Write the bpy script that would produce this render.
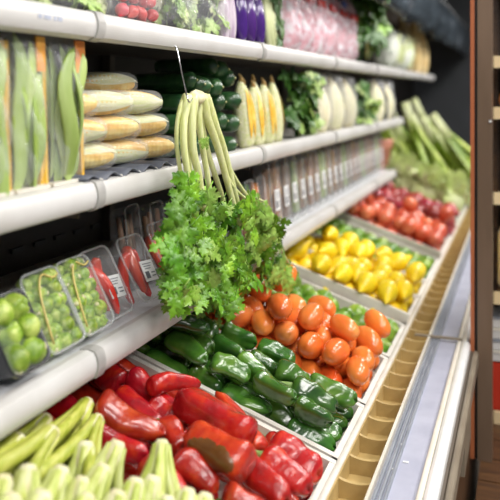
import bpy, bmesh, math, random
import numpy as np
from mathutils import Vector, Matrix, Quaternion

# ------------------------------------------------------------------ camera, world, lights, exposure
for o in list(bpy.data.objects): bpy.data.objects.remove(o)
scene = bpy.context.scene
COL = scene.collection
random.seed(7); rng = np.random.default_rng(7)
H = 1.55; FPX = 750.0; VPX, VPY = 524.0, 92.0
TH = math.atan((VPX-250)/FPX); SN, CS = math.sin(TH), math.cos(TH)

cam = bpy.data.cameras.new('camera'); cam.sensor_width = 36; cam.lens = FPX/500*36
cam.shift_y = -(250-VPY)/500; cam.clip_start = 0.05
cam.dof.use_dof = True; cam.dof.focus_distance = 1.72; cam.dof.aperture_fstop = 2.6
co = bpy.data.objects.new('camera', cam); COL.objects.link(co)
co.location = (0, 0, H); co.rotation_euler = (math.pi/2, 0, TH); scene.camera = co

w = bpy.data.worlds.new('world'); scene.world = w; w.use_nodes = True
w.node_tree.nodes['Background'].inputs[0].default_value = (0.80, 0.90, 1.0, 1)
w.node_tree.nodes['Background'].inputs[1].default_value = 0.30
scene.view_settings.view_transform = 'Standard'; scene.view_settings.look = 'None'
scene.view_settings.gamma = 1; scene.view_settings.use_curve_mapping = False
scene.view_settings.exposure = -0.32

CEIL = 3.1
LIGHTS = [(0.5, y) for y in (-0.6, 1.5, 3.3, 5.1, 6.9)] + [(1.9, y) for y in (-0.6, 1.5, 3.3, 5.1)]
for lx, ly in LIGHTS:
    L = bpy.data.lights.new('ceiling_light_lamp', 'AREA'); L.shape = 'RECTANGLE'; L.size = 0.55; L.size_y = 1.15
    L.energy = 46; L.color = (1.0, 0.975, 0.94)
    lo = bpy.data.objects.new('ceiling_light_lamp', L); COL.objects.link(lo); lo.location = (lx, ly, CEIL-0.075)

# ------------------------------------------------------------------ pixel helpers (direction; distance from the surface touched)
def ray(u, v):
    r = (u-250)/FPX; z = -(v-VPY)/FPX
    return np.array([r*CS-SN, r*SN+CS, z])
CAM = np.array([0, 0, H])
def pixX(u, v, X): d = ray(u, v); return CAM + d*(X/d[0])
def pixZ(u, v, Z): d = ray(u, v); return CAM + d*((Z-H)/d[2])
def yAt(u, X): return pixX(u, 100, X)[1]
BX0, BZ0, SL = -0.381, 0.75, 0.34
AL = math.atan(SL); BS = np.array([-math.cos(AL), 0, math.sin(AL)]); BT = np.array([0, 1, 0.]); BN = np.array([math.sin(AL), 0, math.cos(AL)])
BO = np.array([BX0, 0, BZ0])
def pixB(u, v, h):                       # point on the sloping bin plane lifted by h along its normal
    d = ray(u, v); t = (h - np.dot(CAM-BO, BN))/np.dot(d, BN); return CAM + d*t
def toB(p): q = np.asarray(p)-BO; return np.array([q@BS, q@BT, q@BN])
def fromB(q): return BO + q[0]*BS + q[1]*BT + q[2]*BN

# ------------------------------------------------------------------ materials
MATS = {}
def mat(name, cols, rough=0.5, scale=8.0, bump=0.0, bscale=40, spec=0.5, coat=0.0, alpha=1.0, rand=0.0, metal=0.0,
        stretch=(1, 1, 1), sss=0.0, detail=4, pos=(0.35, 0.65), trans=0.0):
    if name in MATS: return MATS[name]
    m = bpy.data.materials.new(name); m.use_nodes = True; nt = m.node_tree; N = nt.nodes; b = N['Principled BSDF']
    tc = N.new('ShaderNodeTexCoord'); mp = N.new('ShaderNodeMapping'); mp.inputs['Scale'].default_value = stretch
    nt.links.new(tc.outputs['Object'], mp.inputs['Vector'])
    oi = N.new('ShaderNodeObjectInfo')
    ad = N.new('ShaderNodeVectorMath'); ad.operation = 'ADD'
    sc = N.new('ShaderNodeVectorMath'); sc.operation = 'SCALE'; sc.inputs[0].default_value = (7, 13, 5)
    nt.links.new(oi.outputs['Random'], sc.inputs['Scale']); nt.links.new(mp.outputs[0], ad.inputs[0]); nt.links.new(sc.outputs[0], ad.inputs[1])
    nz = N.new('ShaderNodeTexNoise'); nz.inputs['Scale'].default_value = scale; nz.inputs['Detail'].default_value = detail
    nt.links.new(ad.outputs[0], nz.inputs['Vector'])
    cr = N.new('ShaderNodeValToRGB'); e = cr.color_ramp.elements
    if len(cols) == 1: cols = [cols[0], tuple(c*0.9 for c in cols[0])]
    e[0].position = pos[0]; e[1].position = pos[1]
    e[0].color = (*cols[0], 1); e[1].color = (*cols[-1], 1)
    for i, c in enumerate(cols[1:-1]):
        k = e.new(pos[0] + (pos[1]-pos[0])*(i+1)/(len(cols)-1)); k.color = (*c, 1)
    nt.links.new(nz.outputs[0], cr.inputs[0]); out = cr.outputs[0]
    if rand:
        hs = N.new('ShaderNodeHueSaturation'); mr = N.new('ShaderNodeMapRange')
        mr.inputs['To Min'].default_value = 1-rand*2; mr.inputs['To Max'].default_value = 1+rand*2
        nt.links.new(oi.outputs['Random'], mr.inputs['Value']); nt.links.new(mr.outputs[0], hs.inputs['Value'])
        mh = N.new('ShaderNodeMapRange'); mh.inputs['To Min'].default_value = 0.5-rand*0.06; mh.inputs['To Max'].default_value = 0.5+rand*0.06
        fr = N.new('ShaderNodeMath'); fr.operation = 'FRACT'; ml = N.new('ShaderNodeMath'); ml.operation = 'MULTIPLY'; ml.inputs[1].default_value = 17.3
        nt.links.new(oi.outputs['Random'], ml.inputs[0]); nt.links.new(ml.outputs[0], fr.inputs[0]); nt.links.new(fr.outputs[0], mh.inputs['Value'])
        nt.links.new(mh.outputs[0], hs.inputs['Hue']); nt.links.new(out, hs.inputs['Color']); out = hs.outputs[0]
    nt.links.new(out, b.inputs['Base Color'])
    b.inputs['Roughness'].default_value = rough; b.inputs['Specular IOR Level'].default_value = spec
    b.inputs['Coat Weight'].default_value = coat; b.inputs['Coat Roughness'].default_value = 0.08
    b.inputs['Metallic'].default_value = metal; b.inputs['Alpha'].default_value = alpha
    if sss: b.inputs['Subsurface Weight'].default_value = sss; b.inputs['Subsurface Radius'].default_value = (0.01, 0.01, 0.004); b.inputs['Subsurface Scale'].default_value = 0.6
    if bump:
        n2 = N.new('ShaderNodeTexNoise'); n2.inputs['Scale'].default_value = bscale; n2.inputs['Detail'].default_value = 3
        nt.links.new(ad.outputs[0], n2.inputs['Vector'])
        bp = N.new('ShaderNodeBump'); bp.inputs['Strength'].default_value = bump; bp.inputs['Distance'].default_value = 0.01
        nt.links.new(n2.outputs[0], bp.inputs['Height']); nt.links.new(bp.outputs[0], b.inputs['Normal'])
    MATS[name] = m; return m

M = dict(
 rail=mat('white_rail', [(.66,.65,.64), (.58,.565,.545)], .32, 6, .05, 30),
 rail_clip=mat('rail_clip', [(.36,.35,.34), (.46,.45,.43)], .4, 20),
 shelf=mat('shelf_metal', [(.62,.60,.57), (.50,.47,.43)], .4, 5),
 liner=mat('white_liner', [(.82,.83,.86), (.72,.74,.78)], .3, 12, .4, 25),
 dark=mat('dark_case_panel', [(.030,.024,.018), (.018,.014,.010)], .55, 6),
 brownpanel=mat('brown_panel', [(.05,.038,.026), (.09,.07,.05)], .5, 5),
 blackmetal=mat('black_metal', [(.008,.008,.008)], .4),
 mat_=mat('slate_mat', [(.07,.08,.11), (.11,.12,.15)], .5, 20),
 tray=mat('white_tray', [(.72,.69,.63), (.60,.56,.50)], .4, 10, .05, 40),
 tan=mat('tan_plastic', [(.50,.36,.15), (.40,.28,.11)], .45, 14, .1, 60),
 cream=mat('cream_plastic', [(.74,.70,.62), (.66,.61,.52)], .35, 8),
 grey=mat('grey_strip', [(.38,.39,.49), (.46,.47,.57)], .35, 12),
 greydk=mat('grey_ridge', [(.20,.22,.26), (.28,.30,.34)], .35, 12),
 bumper=mat('bumper', [(.78,.78,.78), (.70,.70,.70)], .25, 9),
 bumper_dk=mat('bumper_seam', [(.10,.08,.06)], .5),
 bumper_g=mat('bumper_grey', [(.24,.20,.15), (.19,.155,.115)], .35, 9),
 wood=mat('brown_wood', [(.05,.022,.009), (.10,.045,.016)], .45, 6, .1, 40, stretch=(1, 8, 1)),
 wooddk=mat('dark_wood', [(.035,.017,.008), (.07,.035,.015)], .4, 6, .1, 40, stretch=(1, 1, 8)),
 post=mat('post_brown', [(.16,.105,.07), (.12,.078,.05)], .32, 3, stretch=(4, 4, .6)),
 copper=mat('copper_trim', [(.42,.13,.05), (.34,.10,.04)], .35, 5),
 steel=mat('steel', [(.62,.63,.65), (.5,.51,.53)], .22, 20, metal=1.0),
 bolt=mat('bolt', [(.6,.62,.64)], .3),
 film=mat('clear_film', [(.9,.92,.95)], .12, 6, .7, 26, alpha=.07, coat=.3),
 filmw=mat('crinkled_film', [(.95,.95,.98), (.80,.82,.88)], .12, 14, 1.0, 38, alpha=.17, coat=.6),
 clear=mat('clear_tray', [(.80,.82,.84)], .08, 6, .15, 18, alpha=.10, coat=.5),
 clearedge=mat('clear_tray_rim', [(.78,.80,.82)], .1, 6, .1, 18, alpha=.28, coat=.5),
 blacktray=mat('black_tray', [(.012,.013,.015)], .25, coat=.4),
 paper=mat('white_paper', [(.80,.80,.81)], .6),
 ink=mat('grey_ink', [(.16,.17,.20)], .6),
 inkblue=mat('faded_blue_print', [(.46,.50,.62)], .6),
 redpep=mat('red_pepper', [(.26,.005,.005), (.42,.010,.008), (.58,.05,.014)], .27, 22, .16, 70, coat=.35, rand=.10, pos=(.3,.72)),
 brownpatch=mat('brown_ripening_patch', [(.10,.035,.008), (.16,.06,.012)], .3, 30, coat=.3),
 grnpep=mat('green_pepper', [(.016,.065,.012), (.045,.14,.016), (.12,.24,.03)], .22, 14, .14, 50, coat=.45, rand=.16, pos=(.3,.74)),
 stem=mat('green_stem', [(.12,.24,.04), (.22,.33,.08)], .5, 30),
 stempale=mat('pale_stem', [(.42,.44,.18), (.5,.48,.24)], .5, 30),
 tomato=mat('plum_tomato', [(.66,.10,.016), (.80,.20,.035), (.84,.32,.08)], .22, 8, .03, 50, coat=.35, rand=.07, pos=(.3,.75)),
 tomred=mat('red_tomato', [(.60,.075,.03), (.72,.19,.09)], .25, 8, coat=.3, rand=.10),
 plum=mat('dark_red_onion', [(.26,.016,.022), (.40,.04,.045)], .3, 10, coat=.25, rand=.14, stretch=(1, 6, 6)),
 lime=mat('lime', [(.07,.19,.012), (.15,.31,.025), (.30,.43,.05)], .3, 14, .12, 90, coat=.25, rand=.10),
 limedk=mat('dark_lime', [(.07,.17,.025), (.13,.26,.04)], .3, 14, .12, 90, coat=.25, rand=.12),
 lemon=mat('lemon', [(.90,.62,.010), (.94,.72,.02)], .34, 10, .14, 90, coat=.15, rand=.05),
 zuke=mat('zucchini_skin', [(.014,.055,.018), (.030,.095,.028), (.08,.16,.06)], .28, 40, .06, 80, coat=.3, rand=.12, pos=(.35,.8)),
 heart=mat('celery_heart', [(.40,.48,.08), (.52,.58,.16), (.62,.66,.30)], .4, 10, .15, 60, rand=.05, stretch=(1.2, 10, 10)),
 heartdk=mat('celery_heart_yellow', [(.32,.38,.03), (.44,.48,.07), (.54,.55,.13)], .4, 10, .15, 60, rand=.06, stretch=(1.2, 10, 10)),
 cut=mat('pale_cut_end', [(.74,.72,.48), (.66,.60,.34)], .6, 40, .2, 80),
 stalk=mat('celery_stalk', [(.66,.71,.26), (.78,.80,.44)], .35, 12, .12, 60, rand=.04, stretch=(12, 12, 1.5)),
 leafA=mat('celery_leaf', [(.065,.19,.006), (.12,.30,.010), (.21,.42,.025)], .38, 14, .25, 60, rand=.16),
 leafB=mat('celery_leaf_pale', [(.20,.38,.04), (.34,.52,.11)], .38, 14, .25, 60, rand=.10),
 leafC=mat('celery_leaf_shaded', [(.04,.13,.006), (.085,.22,.010), (.14,.31,.02)], .38, 14, .25, 60, rand=.14),  # inner leaves of the bunch, with the interior shade put into the colour
 leafD=mat('dark_leaf', [(.03,.10,.012), (.07,.18,.02)], .4, 14, .25, 60, rand=.16),
 leafG=mat('salad_leaf', [(.20,.36,.05), (.34,.50,.12), (.50,.60,.25)], .4, 10, .25, 60, rand=.14),
 leafP=mat('pale_lettuce', [(.58,.68,.26), (.74,.78,.48)], .4, 10, .25, 60, rand=.08),
 bean=mat('flat_bean', [(.24,.36,.07), (.33,.45,.12), (.42,.52,.19)], .4, 12, .12, 50, rand=.12, stretch=(1, 1, .3)),
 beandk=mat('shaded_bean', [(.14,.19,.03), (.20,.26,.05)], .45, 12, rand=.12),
 yellowstrip=mat('yellow_print', [(.74,.42,.04), (.80,.52,.08)], .35, 10),
 orangestrip=mat('orange_print', [(.74,.22,.04), (.78,.42,.06)], .35, 18),
 corn=mat('corn_kernels', [(.70,.38,.03), (.78,.50,.08), (.82,.64,.20)], .35, 30, rand=.06),
 husk=mat('pale_husk', [(.62,.66,.28), (.72,.72,.42), (.78,.76,.54)], .5, 10, .3, 60, rand=.05, stretch=(1.0, 14, 14)),
 huskend=mat('dry_husk_tip', [(.45,.30,.10), (.30,.17,.05)], .7, 30),
 sprout=mat('brussels_sprout', [(.13,.24,.015), (.25,.38,.04), (.44,.53,.13)], .4, 40, .2, 70, rand=.09),
 sproutbase=mat('sprout_base', [(.62,.60,.34)], .6),
 chili=mat('red_chili', [(.52,.02,.012), (.64,.06,.02)], .25, 12, coat=.4, rand=.1),
 band=mat('yellow_band', [(.62,.50,.16)], .4),
 radish=mat('red_radish', [(.55,.03,.05), (.66,.10,.10)], .3, 12, rand=.1),
 radbag=mat('pink_white_print', [(.70,.66,.72), (.66,.34,.38), (.72,.60,.66), (.80,.76,.78)], .25, 26, .6, 30, pos=(.3,.7), coat=.3, rand=.03),
 redprint=mat('red_print', [(.62,.05,.04)], .35), blueprint=mat('blue_print', [(.10,.16,.55)], .35),
 purple=mat('purple_eggplant', [(.055,.012,.16), (.10,.03,.26)], .15, 6, coat=.6, rand=.1),
 whitepur=mat('white_radicchio_rib', [(.72,.66,.70), (.45,.34,.46)], .4, 14, stretch=(8, 8, 1)),
 palepack=mat('pale_endive', [(.80,.72,.40), (.84,.80,.58), (.72,.72,.34)], .4, 6, .2, 40, rand=.05, stretch=(5, 5, 1)),
 caulif=mat('white_head', [(.78,.80,.74), (.66,.74,.60)], .55, 30, .5, 60),
 ginger=mat('yellow_brown_squash', [(.80,.66,.34), (.72,.52,.22)], .4, 14, rand=.18),
 jar=mat('dark_bottle', [(.012,.016,.022)], .2, coat=.5), jarlid=mat('grey_lid', [(.45,.46,.48)], .35),
 terracotta=mat('terracotta', [(.52,.20,.13), (.60,.27,.18)], .5, 10),
 amber=mat('amber_stick', [(.40,.16,.03), (.24,.09,.03), (.50,.30,.06)], .4, 20, rand=.2),
 mushroom=mat('brown_stick', [(.20,.11,.06), (.32,.20,.12)], .5, 20, rand=.2),
 carrot=mat('carrot', [(.74,.22,.02), (.78,.32,.05)], .4, 12, rand=.06),
 canopy=mat('slate_canopy', [(.025,.035,.045), (.07,.09,.11), (.30,.33,.38)], .22, 3, .5, 6, coat=.4, stretch=(1, .5, 3), pos=(.35,.85)),
 floor=mat('floor_tile', [(.20,.17,.14), (.26,.22,.18)], .3, 3),
 wall=mat('store_wall', [(.06,.065,.075), (.045,.05,.055)], .7, 2),
 ceil=mat('ceiling_tile', [(.55,.55,.58), (.48,.48,.51)], .8, 4),
 gold=mat('golden_jar', [(.70,.34,.04), (.55,.20,.02)], .2, 12, coat=.4, rand=.1),
 orange=mat('orange_fruit', [(.76,.20,.02), (.80,.28,.03)], .35, 12, .1, 90),
 redbox=mat('red_crate', [(.50,.035,.015)], .4),
 board=mat('cream_board', [(.70,.56,.34), (.62,.47,.26)], .5, 8),
 leek=mat('leek_leaf', [(.16,.27,.02), (.32,.43,.05), (.48,.56,.13)], .4, 6, .15, 30, rand=.14, stretch=(2, 2, 1)),
 leekpale=mat('leek_shank', [(.58,.64,.30), (.70,.72,.46)], .4, 8),
)
em = bpy.data.materials.new('light_diffuser'); em.use_nodes = True
em.node_tree.nodes['Principled BSDF'].inputs['Emission Color'].default_value = (1, .97, .92, 1)
em.node_tree.nodes['Principled BSDF'].inputs['Emission Strength'].default_value = 3.0
M['diffuser'] = em

# ------------------------------------------------------------------ mesh helpers
def mesh(name, V, F, smooth=True):
    me = bpy.data.meshes.new(name); me.from_pydata([tuple(map(float, v)) for v in V], [], F)
    bm = bmesh.new(); bm.from_mesh(me); bmesh.ops.recalc_face_normals(bm, faces=bm.faces); bm.to_mesh(me); bm.free()
    if smooth: me.polygons.foreach_set('use_smooth', [True]*len(me.polygons))
    return me
class MB:
    def __init__(s): s.V = []; s.F = []
    def add(s, V, F):
        k = len(s.V); s.V += [tuple(v) for v in V]; s.F += [tuple(i+k for i in f) for f in F]; return s
    def box(s, c, d, R=None):
        V = []
        for z in (-.5, .5):
            for y in (-.5, .5):
                for x in (-.5, .5):
                    p = Vector((x*d[0], y*d[1], z*d[2]))
                    if R is not None: p = R @ p
                    V.append((p.x+c[0], p.y+c[1], p.z+c[2]))
        return s.add(V, [(0,2,3,1), (4,5,7,6), (0,1,5,4), (2,6,7,3), (0,4,6,2), (1,3,7,5)])
    def tube(s, P, R, seg=8, cap=True, flat=1.0):
        V, F = tube(P, R, seg, cap, flat); return s.add(V, F)
    def mesh(s, name='part', smooth=False): return mesh(name, s.V, s.F, smooth)
def frames(P):
    P = [Vector(p) for p in P]; T = []
    for i in range(len(P)):
        a = P[max(i-1, 0)]; b = P[min(i+1, len(P)-1)]; T.append((b-a).normalized())
    n = T[0].orthogonal().normalized(); out = []
    for t in T:
        n = (n - t*n.dot(t)).normalized(); out.append((t, n, t.cross(n)))
    return P, out
def tube(P, R, seg=8, cap=True, flat=1.0, rib=0.0, nrib=5):
    P, fr = frames(P); V = []; F = []
    if not hasattr(R, '__len__'): R = [R]*len(P)
    for p, (t, n, b), r in zip(P, fr, R):
        for k in range(seg):
            a = 2*math.pi*k/seg; q = r*(1+rib*math.cos(nrib*a))
            V.append(p + n*(math.cos(a)*q) + b*(math.sin(a)*q*flat))
    for i in range(len(P)-1):
        for k in range(seg):
            F.append((i*seg+k, i*seg+(k+1) % seg, (i+1)*seg+(k+1) % seg, (i+1)*seg+k))
    if cap: F.append(tuple(range(seg))); F.append(tuple((len(P)-1)*seg+k for k in range(seg)))
    return V, F
def loft(fn, nt, na):                    # fn(t, a) -> point; closed at both poles
    V = []; F = []
    for i in range(nt+1):
        for k in range(na): V.append(fn(i/nt, 2*math.pi*k/na))
    for i in range(nt):
        for k in range(na): F.append((i*na+k, i*na+(k+1) % na, (i+1)*na+(k+1) % na, (i+1)*na+k))
    F.append(tuple(range(na))); F.append(tuple(nt*na+k for k in range(na)))
    return V, F
def extrude_y(prof, y0, y1):             # closed (x,z) profile swept along Y
    n = len(prof); V = [(x, y0, z) for x, z in prof] + [(x, y1, z) for x, z in prof]
    F = [(k, (k+1) % n, n+(k+1) % n, n+k) for k in range(n)] + [tuple(range(n)), tuple(range(n, 2*n))]
    return V, F
def obj(name, me, m, parent=None, loc=(0,0,0), rot=None, scale=None):
    o = bpy.data.objects.new(name, me); COL.objects.link(o)
    if me is not None and m is not None and not me.materials: me.materials.append(m)
    o.location = tuple(map(float, loc))
    if rot is not None:
        if isinstance(rot, (Quaternion, Matrix)):
            o.rotation_mode = 'QUATERNION'; o.rotation_quaternion = rot.to_quaternion() if isinstance(rot, Matrix) else rot
        else: o.rotation_euler = rot
    if scale is not None: o.scale = (scale,)*3 if not hasattr(scale, '__len__') else scale
    if parent is not None: o.parent = parent
    return o
def tag(o, label, cat, group=None):
    o['label'] = label; o['category'] = cat
    if group: o['group'] = group
    return o
def thing(name, label, cat, loc=(0,0,0), rot=None, group=None):
    return tag(obj(name, None, None, None, loc, rot), label, cat, group)
def struct(name, me, m):
    o = obj(name, me, m); o['kind'] = 'structure'; return o
def boxm(c, d): return MB().box(c, d).mesh('box')
def basis(x, up=(0, 0, 1)):              # rotation whose local X runs along x, local Z near up
    x = Vector(x).normalized(); z = Vector(up); z = z - x*z.dot(x)
    if z.length < 1e-4: z = x.orthogonal()
    z.normalize(); y = z.cross(x)
    return Matrix((x, y, z)).transposed()
def lerp(a, b, t): return a+(b-a)*t
def copytree(o, parent=None):
    c = o.copy(); COL.objects.link(c); c.parent = parent
    for ch in [q for q in o.children]: copytree(ch, c)
    return c

# ------------------------------------------------------------------ the room
struct('floor', boxm((0.6, 3.5, -0.03), (7, 14, .06)), M['floor'])
struct('ceiling', boxm((0.6, 3.5, CEIL+0.04), (7, 14, .08)), M['ceil'])
struct('wall_left', boxm((-1.62, 3.5, CEIL/2), (.1, 14, CEIL)), M['wall'])
struct('wall_far', boxm((0.6, 9.6, CEIL/2), (4.4, .1, CEIL)), M['wall'])
for i, (lx, ly) in enumerate(LIGHTS):
    t = thing('ceiling_light', 'flat white ceiling light panel above the aisle', 'ceiling light', (lx, ly, CEIL), None, 'ceiling light panels')
    b = MB()
    for sx in (-1, 1): b.box((sx*.31, 0, -.03), (.03, 1.25, .06))
    for sy in (-1, 1): b.box((0, sy*.61, -.03), (.59, .03, .06))
    obj('frame', b.mesh(), M['rail'], t)
    obj('diffuser', boxm((0, 0, -.05), (.58, 1.18, .02)), M['diffuser'], t)

# ------------------------------------------------------------------ the refrigerated case
Y0, Y1 = 0.28, 6.86; YS = 5.02
SF = -0.75                                # front of the shelf rails
SHB = [1.646, 1.3295, 1.015]; LIPH = 0.055
case = thing('display_case', 'long white refrigerated produce case with three shelves and sloping front bins', 'display case', (0, 0, 0))
obj('back_panel', boxm((-1.33, 4.35, 1.17), (.06, 10.3, 2.3)), M['dark'], case)
slot = MB()                               # dark perforation slots along the back panel
for zz in (1.12, 1.19, 1.26, 1.44, 1.52):
    for k in range(26): slot.box((-1.296, .5+k*.1, zz), (.008, .05, .012))
obj('slot_row', slot.mesh(), M['blackmetal'], case)['kind'] = 'stuff'
for k, y in enumerate((.28, 1.22, 2.16, 3.10, 4.04, 4.98)):
    obj('shelf_upright', boxm((-1.285, y, 1.45), (.03, .03, 1.1)), M['brownpanel'], case)
def lipprof(zb):
    h = LIPH; P = [(SF-.03, zb+.004), (SF-.012, zb), (SF-.003, zb+.006)]
    for k in range(11):
        a = k/10; P.append((SF-.003 + .011*math.sin(math.pi*(.12+.80*a))**.8, zb+.006+(h-.010)*a))
    P += [(SF-.005, zb+h-.002), (SF-.014, zb+h), (SF-.03, zb+h-.002)]
    return P
JO = [Y0-.94, .28, 1.22, 2.16, 3.10, 4.04, 4.98, 5.92, 6.86]
for s, zb in enumerate(SHB):
    ye = 6.80 if s == 0 else YS
    ztop = zb+LIPH-.006
    sh = obj('shelf', boxm((-1.035, (JO[0]+ye)/2, ztop-.012), (.52, ye-JO[0], .024)), M['brownpanel'] if s == 0 else M['shelf'], case)
    if s: obj('underside', boxm((-1.035, (JO[0]+ye)/2, ztop-.029), (.50, ye-JO[0], .009)), M['brownpanel'], sh)
    sh['label'] = ['top shelf with brown underside', 'middle shelf', 'bottom shelf with a white plastic liner'][s]
    if s == 2: obj('liner', boxm((-.96, (JO[0]+ye)/2, ztop+.001), (.36, ye-JO[0], .003)), M['liner'], sh)
    for a, b in zip(JO[:-1], JO[1:]):
        if a >= ye-.1: break
        b = min(b, ye)
        V, F = extrude_y(lipprof(zb), a+.004, b-.004)
        obj('price_rail', mesh('price_rail', V, F, False), M['rail'], sh)
        if a > JO[0]:
            pr = [(x+.0035 if x > SF-.02 else x, z+(.002 if z > zb+.03 else -.002)) for x, z in lipprof(zb)]
            V, F = extrude_y(pr, a-.013, a+.013)
            obj('joint_clip', mesh('joint_clip', V, F, False), M['rail_clip'], sh)
    for y in JO:
        if y < ye and s: obj('bracket', boxm((-1.02, y, ztop-.05), (.46, .006, .035)), M['brownpanel'], sh)
pm = MB()
for k, (dy, wd) in enumerate(((0, .010), (.014, .006), (.024, .012), (.042, .008), (.056, .012))):
    pm.box((SF+.0082, yAt(36, SF)+dy, SHB[0]+.028), (.001, wd, .007))
obj('faded_print', pm.mesh(), M['inkblue'], case)
# canopy with its dark valance
obj('canopy', boxm((-1.0, 4.35, 2.30), (.72, 10.3, .05)), M['rail'], case)
V, F = [], []
nY = 116
for i in range(nY+1):
    y = -.8 + 10.3*i/nY
    for j in range(7):
        f = j/6; z = 2.32-.35*f
        V.append((-.64 + .018*math.sin(y*9+f*2)*f + .012*math.sin(y*23)*f + .05*math.sin(f*math.pi), y, z + .012*math.sin(y*7)*f))
for i in range(nY):
    for j in range(6): F.append((i*7+j, i*7+j+1, i*7+j+8, i*7+j+7))
va = obj('valance', mesh('valance', V, F), M['canopy'], case)
md = va.modifiers.new('thick', 'SOLIDIFY'); md.thickness = .008
# lower body, bin deck and outer front rail
V, F = extrude_y([(-1.30, .10), (-.16, .10), (-.16, .70), (-.385, .70), (-1.25, .965), (-1.30, .965)], -.7, 9.5)
V2 = [v for v in V]
obj('lower_body', mesh('lower_body', V2, F, False), M['wood'], case)
obj('kick_plate', boxm((-.73, 4.4, .05), (1.1, 10.1, .10)), M['blackmetal'], case)
RZ = BZ0
def strip(name, x0, x1, z0, z1, m, seg=True, rnd=0.0, par=None):
    prof = [(x0, z0), (x1, z0), (x1, z1), (x0, z1)]
    if rnd:
        prof = [(x0, z0)] + [(x0+(x1-x0)*(.5-.5*math.cos(math.pi*k/8)), z1-rnd+rnd*math.sin(math.pi*k/8)) for k in range(9)] + [(x1, z0)]
    V, F = extrude_y(prof, -.7, 9.5)
    return obj(name, mesh(name, V, F, False), m, par or case)
strip('tray_ledge', -.381, -.366, RZ-.10, RZ+.004, M['tray'], rnd=.004)
bk = strip('basket_strip', -.366, -.290, RZ-.055, RZ-.045, M['tan'])
bk['label'] = 'tan plastic divider basket running along the bin front'
V, F = extrude_y([(-.366, RZ-.05), (-.3625, RZ-.05), (-.3625, RZ-.002), (-.366, RZ-.002)], -.7, 9.5); obj('basket_wall', mesh('w', V, F, False), M['tan'], bk)
V, F = extrude_y([(-.2935, RZ-.05), (-.287, RZ-.05), (-.287, RZ+.004), (-.2935, RZ+.004)], -.7, 9.5); obj('basket_wall', mesh('w', V, F, False), M['cream'], bk)
rib = MB(); nn = 10
P = [(-.3625, 0, 0), (-.3625, 0, -.004)]
ribV, ribF = [], []
for i in range(nn+1):
    f = i/nn; x = lerp(-.3625, -.2935, f); dip = .020*math.sin(math.pi*f)**.7
    for dy in (-.0045, .0045): ribV += [(x, dy, -.004-dip*.35), (x, dy, -.048)]
for i in range(nn):
    a = i*4; b = a+4
    ribF += [(a, a+2, b+2, b), (a+1, b+1, b+3, a+3), (a, b, b+1, a+1), (a+2, a+3, b+3, b+2)]
ribF += [(0, 1, 3, 2), (nn*4, nn*4+2, nn*4+3, nn*4+1)]
ribme = mesh('divider', ribV, ribF, False)
for k in range(-1, 60):
    y = 1.535 + (k-3)*.105
    if -.7 < y < 6.9: obj('divider', ribme, M['tan'], bk, (0, y, RZ))
for k in range(3): strip('ridge', -.284+k*.0105, -.277+k*.0105, RZ-.05, RZ-.004, M['greydk'], rnd=.003)
strip('grey_channel', -.287, -.2015, RZ-.05, RZ-.012, M['grey'])
strip('cream_edge', -.2015, -.189, RZ-.06, RZ-.001, M['cream'], rnd=.003)
strip('bumper_rail', -.189, -.160, RZ-.05, RZ+.003, M['bumper'], rnd=.012)
strip('bumper_groove', -.160, -.1535, RZ-.08, RZ-.022, M['bumper_dk'])
strip('lower_bumper', -.1535, -.135, RZ-.06, RZ-.022, M['bumper_g'], rnd=.008)
YP = 2.505
obj('joint_cover', boxm((-.262, YP, RZ+.002), (.150, .014, .006)), M['bumper_g'], case)
for i, (x, y) in enumerate(((-.268, 1.62), (-.243, 1.66), (-.262, 1.74), (-.225, 1.49))):
    obj('rail_fleck', boxm((x, y, RZ-.0105), (.012, .006, .002)), M['paper'], case)
obj('panel_plate', boxm((-.152, 2.16, .60), (.012, .24, .12)), M['bumper_g'], case)

# ------------------------------------------------------------------ trays on the sloping deck
TRAYS = [('celery', .62, 1.10, 'hearts'), ('red', 1.11, 1.582, 'red'), ('green', 1.592, 1.885, 'green'), ('tomato', 1.895, 2.245, 'tom'),
         ('lime', 2.255, 2.586, 'lime'), ('lemon', 2.606, 2.945, 'lemon'), ('lemon2', 2.955, 3.20, 'lemon2'), ('lime2', 3.21, 3.655, 'lime2'),
         ('tom2', 3.675, 4.12, 'tom2'), ('plum', 4.13, 4.60, 'plum'), ('lett', 4.61, 5.25, 'lett'), ('leek', 5.26, 6.7, 'leek')]
TL = {'celery': 'celery hearts', 'red': 'long red peppers', 'green': 'green peppers', 'tomato': 'orange plum tomatoes', 'lime': 'limes next to the tomatoes',
      'lemon': 'the nearer row of lemons', 'lemon2': 'the farther row of lemons', 'lime2': 'dark limes behind the lemons', 'tom2': 'far red tomatoes',
      'plum': 'dark red onions', 'lett': 'pale lettuces', 'leek': 'long green leeks'}
RB = basis((-math.cos(AL), 0, math.sin(AL)), (math.sin(AL), 0, math.cos(AL)))   # local x up the slope, y = -Y, z normal
TDEPTH = .66; FLOORN = -.045
for nm, a, b, kind in TRAYS:
    t = thing('produce_tray', 'white plastic tray on the sloping bin deck holding ' + TL[nm], 'tray', tuple(BO + np.array([0, (a+b)/2, 0])), RB)
    W = b-a; tw = .016
    obj('tray_floor', boxm((TDEPTH/2, 0, FLOORN-.004), (TDEPTH, W, .008)), M['tray'], t)
    r = MB()
    up = .03 if nm in ('lemon', 'tom2') else .0
    for sy in (-1, 1):
        uu = up if sy > 0 else 0.0          # local +y is the near side
        obj('side_wall', boxm((TDEPTH/2, sy*(W/2-tw/2), FLOORN/2+uu/2), (TDEPTH, tw, -FLOORN+.012+uu)), M['tray'], t)
    obj('front_wall', boxm((.006, 0, FLOORN/2), (.012, W, -FLOORN+.010)), M['tray'], t)
    obj('back_wall', boxm((TDEPTH-.006, 0, FLOORN/2), (.012, W, -FLOORN+.010)), M['tray'], t)

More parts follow.
